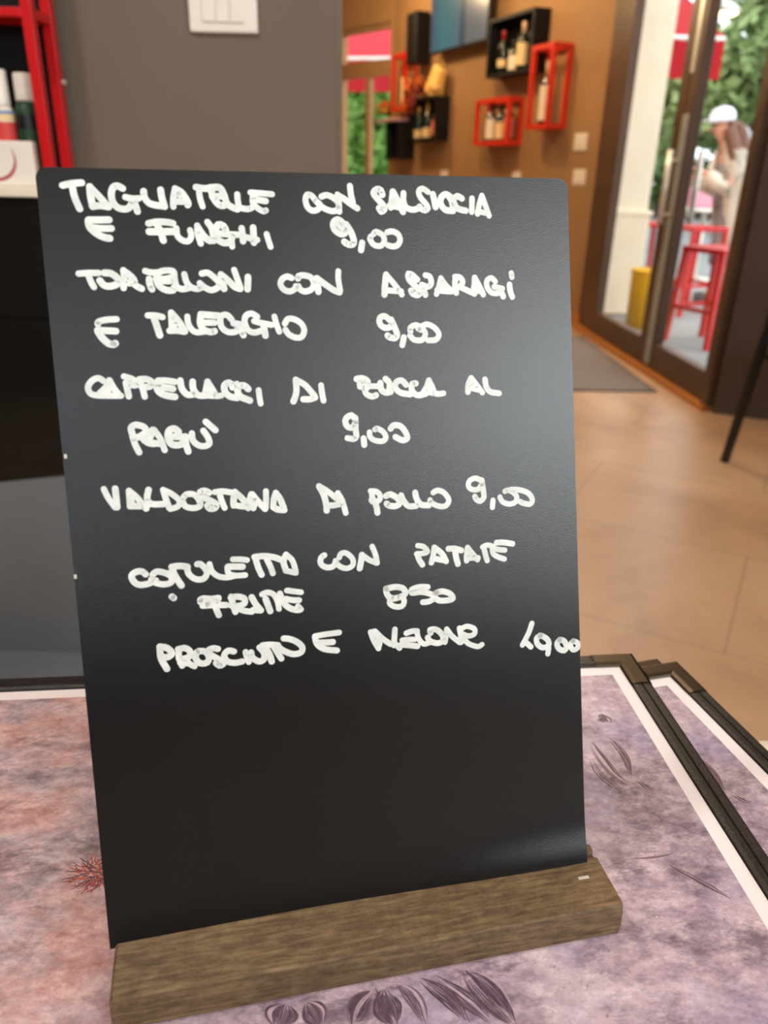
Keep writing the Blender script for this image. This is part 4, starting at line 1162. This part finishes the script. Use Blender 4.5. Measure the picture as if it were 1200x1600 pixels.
pot = thing('yellow_bin', 'plain yellow round bin outside the glass door beside the cream pillar', 'bin', (1.955, 6.02, -0.012))
bm = B(); lathe(bm, [(0, 0.0), (0.125, 0.0), (0.135, 0.41), (0.13, 0.425), (0.12, 0.425), (0.115, 0.39), (0.0, 0.38)], 28); link('drum', bm, M_yellow, pot, True)
bm = B(); lathe(bm, [(0.137, 0.405), (0.142, 0.412), (0.142, 0.424), (0.137, 0.43), (0.12, 0.43)], 28)
for f in [f for f in bm.faces if len(f.verts) > 4]:
    bm.faces.remove(f)
link('rim', bm, M_yellow, pot, True)


def bar_stool(loc, rz, label, h=0.645):
    o = thing('bar_stool', label, 'stool', loc, rz, 'red metal stools on the terrace')
    w = 0.155; w2 = 0.185
    for sx in (-1, 1):
        for sy in (-1, 1):
            bm = B(); bar(bm, (sx * w2, sy * w2, 0), (sx * w, sy * w, h - 0.02), 0.032); link('leg', bm, M_red, o)
    bm = B(); box(bm, (-w - 0.02, -w - 0.02, h - 0.035), (w + 0.02, w + 0.02, h), 0.006); link('seat', bm, M_red, o)
    q = w2 - (w2 - w) * 0.37
    for sx in (-1, 1):
        bm = B(); bar(bm, (sx * q, -q, 0.245), (sx * q, q, 0.245), 0.026); link('footrest', bm, M_red, o)
        bm = B(); bar(bm, (-q, sx * q, 0.245), (q, sx * q, 0.245), 0.026); link('footrest', bm, M_red, o)
    return o


bar_stool((2.22, 5.45, -0.012), math.radians(28), 'nearest red metal stool, right behind the swinging door leaf')
bar_stool((2.52, 6.75, -0.012), math.radians(20), 'red metal stool farther out, beyond the nearest stool', 0.70)
bar_stool((2.36, 7.55, -0.012), math.radians(12), 'red metal stool beside the cream pillar', 0.68)

lamp = thing('pendant_lamp', 'lit round pendant lamp hanging outside over the entrance', 'lamp', (2.15, 6.0, 2.045))
bm = B(); lathe(bm, [(0.108, 0.0), (0.112, 0.02), (0.06, 0.06), (0.02, 0.075), (0, 0.075)], 28); link('shade', bm, M_white, lamp, True)
bm = B(); lathe(bm, [(0, -0.012), (0.08, -0.01), (0.104, 0.004)], 28); link('diffuser', bm, M_lampglow, lamp, True)
bm = B(); tube(bm, [(0, 0, 0.07), (0, 0, 1.10)], 0.004, 6); link('cord', bm, M_black, lamp)
bm = B(); box(bm, (1.4, 5.95, 3.14), (2.4, 6.05, 3.22)); struct(link('trim_porch_roof', bm, M_cream))


def awning(loc, rz, w, drop, proj, rise, m, label, val=0.40):
    o = thing('awning', label, 'awning', loc, rz)
    bm = B()
    v = [bm.verts.new(c) for c in [(-w / 2, 0, val), (w / 2, 0, val), (w / 2, proj, val + rise), (-w / 2, proj, val + rise)]]
    v2 = [bm.verts.new((q.co.x, q.co.y, q.co.z + 0.012)) for q in v]
    bm.faces.new(v); bm.faces.new(v2)
    for k in range(4):
        bm.faces.new((v[k], v[(k + 1) % 4], v2[(k + 1) % 4], v2[k]))
    link('canopy', bm, m, o)
    bm = B()
    n = 24
    rows = [[bm.verts.new((-w / 2 + w * k / n, 0.012 * math.sin(k * 1.3), z)) for k in range(n + 1)] for z in (0.0, val)]
    rows += [[bm.verts.new((q.co.x, q.co.y + 0.006, q.co.z)) for q in r] for r in rows]
    for a, b in ((0, 1), (2, 3), (0, 2), (1, 3)):
        for k in range(n):
            bm.faces.new((rows[a][k], rows[a][k + 1], rows[b][k + 1], rows[b][k]))
    link('valance', bm, m, o)
    bm = B(); tube(bm, [(-w / 2, 0.01, val), (w / 2, 0.01, val)], 0.025, 10); link('front_tube', bm, M_white, o)
    for x in (-w / 2 + 0.05, w / 2 - 0.05):
        bm = B(); tube(bm, [(x, 0.02, val - 0.02), (x, proj, val + rise * 0.2)], 0.015, 8); link('arm', bm, M_white, o)
    return o


awning((3.05, 10.0, 2.06), 0.05, 1.27, 0.4, 2.2, 1.0, M_awning, 'red awning over the terrace beyond the glass door', 0.40)
pole = thing('wooden_post', 'tan wooden post under the red awning', 'post', (3.47, 10.15, -0.012))
bm = B(); box(bm, (-0.05, -0.05, 0.02), (0.05, 0.05, 2.40), 0.005); link('shaft', bm, M_wood_pole, pole)
bm = B(); box(bm, (-0.08, -0.08, 0), (0.08, 0.08, 0.03), 0.004); link('foot_plate', bm, M_black, pole)
awning((-0.55, 12.2, 2.02), -0.22, 2.4, 0.4, 1.8, 0.95, M_awning_pink, 'faded red awning outside the far window', 0.40)

tt = thing('terrace_table', 'white round terrace table beyond the red stools', 'table', (3.45, 9.1, -0.012))
bm = B(); lathe(bm, [(0, 0.72), (0.36, 0.72), (0.37, 0.735), (0.36, 0.75), (0, 0.75)], 32); link('tabletop', bm, M_white, tt, True)
bm = B(); lathe(bm, [(0.03, 0.03), (0.03, 0.72)], 14); link('pedestal', bm, M_steel, tt, True)
bm = B(); lathe(bm, [(0, 0), (0.22, 0), (0.22, 0.015), (0.04, 0.03), (0, 0.03)], 28); link('base', bm, M_steel, tt, True)
hb = thing('shoulder_bag', 'pink shoulder bag lying on the white terrace table', 'bag', (3.40, 9.1, 0.738))
bm = B(); box(bm, (-0.16, -0.07, 0), (0.16, 0.07, 0.22), 0.04, seg=3); link('bag_body', bm, M_pinkcloth, hb, True)
bm = B(); tube(bm, smooth_path([(-0.12, 0, 0.2), (-0.09, 0, 0.33), (0.09, 0, 0.33), (0.12, 0, 0.2)], 0.03), 0.009, 8); link('strap', bm, M_pinkcloth, hb, True)

# white car parked beyond the terrace
car = thing('parked_car', 'white parked van beyond the terrace, behind the woman', 'car', (8.55, 16.0, -0.012), math.radians(4))
bm = B(); box(bm, (-2.1, -0.85, 0.35), (2.1, 0.85, 1.05), 0.12, seg=3); box(bm, (-1.75, -0.78, 1.0), (1.95, 0.78, 2.06), 0.16, seg=3); link('body', bm, M_car, car)
bm = B(); box(bm, (-1.6, -0.80, 1.2), (-0.5, 0.80, 1.68), 0.03); link('side_window', bm, M_dark_glass, car)
for x in (-1.3, 1.35):
    for y in (-0.80, 0.80):
        bm = B(); tube(bm, [(x, y - 0.1, 0.34), (x, y + 0.1, 0.34)], 0.34, 20); link('wheel', bm, M_tyre, car)


def leaf_cloud(bm, blobs, n, size, seed):
    rnd = random.Random(seed)
    for k in range(n):
        c, r = blobs[rnd.randrange(len(blobs))]
        d = Vector((rnd.gauss(0, 1), rnd.gauss(0, 1), rnd.gauss(0, 1))).normalized() * (0.55 + 0.45 * rnd.random())
        p = Vector(c) + Vector((d.x * r[0], d.y * r[1], d.z * r[2]))
        a = Vector((rnd.gauss(0, 1), rnd.gauss(0, 1), rnd.gauss(0, 0.7))).normalized()
        b = a.cross(Vector((rnd.gauss(0, 1), rnd.gauss(0, 1), rnd.gauss(0, 1)))).normalized()
        s = size * rnd.uniform(0.6, 1.4)
        bm.faces.new([bm.verts.new(p + a * s * i + b * s * 0.55 * j) for i, j in ((-1, 0), (0, -1), (1, 0), (0, 1))])


def tree(loc, trunk_h, blobs, n, size, seed, m, label, r0=0.16):
    o = thing('tree', label, 'tree', loc, 0, 'trees beyond the terrace')
    bm = B(); tube(bm, [(0, 0, 0), (0.03, 0.0, trunk_h * 0.5), (-0.02, 0.03, trunk_h)], [r0, r0 * 0.8, r0 * 0.6], 12)
    for c, r in blobs[:4]:
        tube(bm, [(0, 0, trunk_h * 0.85), ((c[0]) * 0.5, c[1] * 0.5, (trunk_h + c[2]) / 2), c], [r0 * 0.5, r0 * 0.35, r0 * 0.15], 8)
    link('trunk', bm, M_bark, o, True)
    bm = B(); leaf_cloud(bm, blobs, n, size, seed); link('crown', bm, m, o)
    return o


tree((5.6, 13.0, -0.012), 1.9, [((0, 0, 2.7), (1.2, 1.0, 0.7)), ((-0.9, 0.1, 2.2), (0.9, 0.8, 0.55)), ((0.9, 0, 2.3), (0.9, 0.8, 0.6)), ((0.1, 0, 3.6), (1.0, 0.9, 0.7)), ((-1.2, 0, 1.9), (0.7, 0.7, 0.4)), ((0.6, -0.3, 1.85), (0.8, 0.6, 0.35))], 7500, 0.10, 21, M_leafmix, 'leafy tree straight behind the woman in the white cap')
tree((3.9, 18.0, -0.012), 2.0, [((0, 0, 2.6), (1.4, 1.2, 0.9)), ((1.2, 0, 2.2), (1.2, 1, 0.8)), ((-1.2, 0.2, 2.1), (1.3, 1, 0.8)), ((0, 0, 4.0), (1.6, 1.2, 1.0)), ((0, -0.5, 1.6), (1.8, 0.8, 0.6))], 7000, 0.16, 22, M_leafmix, 'leafy tree behind the red awning of the terrace')
tree((9.8, 21.5, -0.012), 2.3, [((0, 0, 3.3), (2.0, 1.4, 1.1)), ((-1.6, 0, 2.6), (1.5, 1.2, 0.8)), ((1.4, 0, 2.7), (1.5, 1.2, 0.9)), ((0, 0, 4.9), (2.0, 1.4, 1.2)), ((-0.5, -0.4, 1.9), (1.8, 1.0, 0.6))], 7000, 0.18, 23, M_leafmix, 'tall tree behind the white parked van', 0.22)
hd = thing('clipped_hedge', 'bright green hedge outside the far window', 'hedge', (-1.0, 14.8, -0.02))
bm = B(); leaf_cloud(bm, [((x * 0.5 - 1.2, 0.0, z), (0.45, 0.4, 0.4)) for x in range(7) for z in (0.4, 0.95, 1.5, 2.0)], 7500, 0.15, 31); link('foliage', bm, M_leafbright, hd)
bm = B()
for x in range(7):
    tube(bm, [(x * 0.5 - 1.2, 0, 0), (x * 0.5 - 1.2, 0.03, 1.1)], [0.035, 0.015], 8)
link('stems', bm, M_bark, hd)

h2 = thing('added_horizon_hedge', 'low long hedge added at the far side of the terrace to hide the white horizon', 'hedge', (7.0, 22.5, -0.012))  # made-up hedge, added to block the overbright strip where paving meets sky
bm = B(); leaf_cloud(bm, [((x * 0.8 - 5.0, 0.0, z), (0.7, 0.4, 0.35)) for x in range(14) for z in (0.35, 0.8, 1.15)], 5200, 0.17, 41); link('foliage', bm, M_leafmix, h2)
bm = B(); box(bm, (-5.3, -0.25, 0.0), (5.7, 0.25, 0.32), 0.02); link('planter', bm, M_column, h2)

# ------------------------------------------------------------------ the woman on the terrace
pers = thing('person', 'woman in white cap and long cream coat with brown hair, outside leaning forward', 'person', (2.97, 7.4, -0.012), 0)


def skin_mesh(name, verts, edges, radii, m, parent, levels=2):
    me = bpy.data.meshes.new(name)
    me.from_pydata(verts, edges, [])
    o = bpy.data.objects.new(name, me)
    C.objects.link(o)
    o.parent = parent
    sk = o.modifiers.new('skin', 'SKIN')
    for k, r in enumerate(radii):
        sv = me.skin_vertices[0].data[k]
        sv.radius = r if isinstance(r, tuple) else (r, r)
        sv.use_root = (k == 0)
    sk.use_smooth_shade = True
    ss = o.modifiers.new('subsurf', 'SUBSURF')
    ss.levels = levels
    ss.render_levels = levels
    me.materials.append(m)
    return o


# joints, relative to the ground under her; she faces -x and bends forward a little
J = [(0.07, 0.0, 0.86), (0.04, 0.0, 1.02), (-0.02, 0.0, 1.18), (-0.07, 0.0, 1.30), (-0.105, 0.0, 1.37), (-0.15, 0.0, 1.44), (-0.17, 0.0, 1.505),
     (0.05, -0.09, 0.80), (0.02, -0.10, 0.46), (0.03, -0.10, 0.09), (-0.10, -0.11, 0.035),
     (0.07, 0.09, 0.80), (0.06, 0.10, 0.46), (0.10, 0.10, 0.09), (-0.03, 0.11, 0.035),
     (-0.03, -0.17, 1.24), (-0.10, -0.22, 0.98), (-0.27, -0.16, 1.09), (-0.34, -0.13, 1.125),
     (-0.03, 0.17, 1.24), (-0.09, 0.22, 0.98), (-0.26, 0.14, 1.06), (-0.33, 0.11, 1.09)]
ED = [(0, 1), (1, 2), (2, 3), (3, 4), (4, 5), (5, 6), (0, 7), (7, 8), (8, 9), (9, 10), (0, 11), (11, 12), (12, 13), (13, 14),
      (2, 15), (15, 16), (16, 17), (17, 18), (2, 19), (19, 20), (20, 21), (21, 22)]
RD = [(0.13, 0.11), (0.115, 0.095), (0.12, 0.10), 0.055, 0.05, (0.085, 0.075), (0.075, 0.065),
      0.085, 0.055, 0.036, 0.03, 0.085, 0.055, 0.036, 0.03, 0.05, 0.038, 0.026, 0.02, 0.05, 0.038, 0.026, 0.02]
skin_mesh('body', J, ED, RD, M_skin, pers)
for hx, hy, hz, sd in ((-0.345, -0.128, 1.127, -1), (-0.335, 0.108, 1.092, 1)):
    V = [(hx, hy, hz), (hx - 0.05, hy, hz + 0.008)]
    E_ = [(0, 1)]
    R2 = [(0.02, 0.013), (0.026, 0.012)]
    for q, (oy, l) in enumerate(((-0.024, 0.058), (-0.008, 0.066), (0.008, 0.062), (0.023, 0.048))):
        i = len(V)
        V += [(hx - 0.055, hy + oy, hz + 0.008), (hx - 0.055 - l * 0.55, hy + oy * 1.1, hz + 0.012), (hx - 0.055 - l, hy + oy * 1.1, hz - 0.006)]
        E_ += [(1, i), (i, i + 1), (i + 1, i + 2)]
        R2 += [0.009, 0.008, 0.0065]
    i = len(V)
    V += [(hx - 0.02, hy - sd * 0.03, hz + 0.012), (hx - 0.05, hy - sd * 0.045, hz + 0.022)]
    E_ += [(0, i), (i, i + 1)]
    R2 += [0.009, 0.007]
    hnd = skin_mesh('hand', V, E_, R2, M_skin, pers, 1)
# face details
bm = B()
tube(bm, [(-0.235, 0.0, 1.475), (-0.262, 0.0, 1.44), (-0.238, 0.0, 1.432)], [0.010, 0.016, 0.010], 8); link('nose', bm, M_skin, pers, True)
for y in (-0.032, 0.032):
    bm = B(); bmesh.ops.create_uvsphere(bm, u_segments=10, v_segments=8, radius=0.011, matrix=Matrix.Translation((-0.228, y, 1.478))); link('eye', bm, M_shoe, pers, True)
    bm = B(); bmesh.ops.create_uvsphere(bm, u_segments=10, v_segments=8, radius=0.02, matrix=Matrix.Translation((-0.15, y * 2.5, 1.455)) @ Matrix.Diagonal((0.7, 0.4, 1.3, 1))); link('ear', bm, M_skin, pers, True)
bm = B(); bmesh.ops.create_uvsphere(bm, u_segments=10, v_segments=8, radius=0.02, matrix=Matrix.Translation((-0.226, 0, 1.408)) @ Matrix.Diagonal((0.4, 1.0, 0.35, 1))); link('mouth', bm, M_logo, pers, True)
# hair: long, falling down the back over the shoulders
skin_mesh('hair', [(-0.12, 0, 1.50), (-0.08, 0, 1.44), (0.0, -0.02, 1.35), (0.05, -0.03, 1.22), (0.06, -0.03, 1.10), (-0.10, -0.09, 1.43), (-0.07, -0.14, 1.30), (-0.02, -0.20, 1.15), (-0.10, 0.085, 1.42), (-0.05, 0.12, 1.30)],
          [(0, 1), (1, 2), (2, 3), (3, 4), (1, 5), (5, 6), (6, 7), (1, 8), (8, 9)], [0.085, 0.09, (0.09, 0.11), (0.07, 0.11), (0.03, 0.06), 0.055, 0.065, 0.045, 0.045, 0.05], M_hair, pers)
bm = B(); lathe(bm, [(0.102, 0.0), (0.108, 0.02), (0.10, 0.07), (0.07, 0.105), (0.03, 0.118), (0, 0.12)], 24)
bmesh.ops.rotate(bm, verts=bm.verts[:], cent=(0, 0, 0), matrix=Matrix.Rotation(math.radians(-8), 3, 'Y'))
bmesh.ops.translate(bm, verts=bm.verts[:], vec=(-0.155, 0, 1.50))
link('cap', bm, M_hat, pers, True)
bm = B(); lathe(bm, [(0.0, 0.004), (0.075, 0.004), (0.078, 0.0), (0.075, -0.004), (0.0, -0.004)], 20, (-0.24, 0, 1.508), 1.1, 1.0); link('cap_peak', bm, M_hat, pers, True)
# open coat hanging down her back, from the shoulders to below the knee
bm = B()
rows = []
for (cx_, cz_, rx, ry) in ((-0.075, 1.355, 0.06, 0.07), (-0.05, 1.315, 0.085, 0.10), (-0.02, 1.27, 0.12, 0.18), (0.03, 1.12, 0.165, 0.225), (0.07, 0.95, 0.18, 0.225), (0.12, 0.75, 0.20, 0.24), (0.17, 0.55, 0.21, 0.26), (0.20, 0.46, 0.21, 0.27)):
    row = []
    for k in range(25):
        a = math.radians(-148 + 296 * k / 24)
        fold = 1.0 + 0.07 * math.sin(k * 1.7) * min(1.0, (1.32 - cz_) * 2)
        row.append(bm.verts.new((cx_ + rx * fold * math.cos(a), ry * fold * math.sin(a), cz_)))
    rows.append(row)
for a, b in zip(rows, rows[1:]):
    for k in range(24):
        bm.faces.new((a[k], a[k + 1], b[k + 1], b[k]))
coat = link('coat', bm, M_coat, pers, True)
so = coat.modifiers.new('cloth_thickness', 'SOLIDIFY'); so.thickness = 0.012
for sd, pts in ((-1, [(-0.02, -0.17, 1.25), (-0.06, -0.22, 1.12), (-0.10, -0.225, 0.97), (-0.19, -0.19, 1.03), (-0.26, -0.162, 1.085)]), (1, [(-0.02, 0.17, 1.25), (-0.05, 0.22, 1.12), (-0.09, 0.225, 0.97), (-0.18, 0.17, 1.02), (-0.25, 0.142, 1.056)])):
    bm = B(); tube(bm, pts, [0.085, 0.08, 0.085, 0.07, 0.055], 14); link('sleeve', bm, M_coat, coat, True)
for sd, hip in ((-1, 7), (1, 11)):
    a, k_, f = Vector(J[hip]), Vector(J[hip + 1]), Vector(J[hip + 2])
    bm = B(); tube(bm, [a + Vector((0, 0, 0.08)), a, (a + k_) / 2, k_, k_.lerp(f, 0.35)], [0.11, 0.112, 0.095, 0.08, 0.08], 14); link('trouser_leg', bm, M_trousers, pers, True)
    x, y = J[hip + 2][0], J[hip + 2][1]
    bm = B(); box(bm, (x - 0.19, y - 0.045, 0.0), (x + 0.06, y + 0.045, 0.075), 0.025, seg=3); link('shoe', bm, M_shoe, pers)
bm = B(); lathe(bm, [(0.13, 0.84), (0.145, 0.95), (0.135, 1.08), (0.13, 1.18), (0.075, 1.28), (0.055, 1.33)], 20, (0.02, 0, 0), 0.95, 1.12); link('jumper', bm, M_trousers, pers, True)
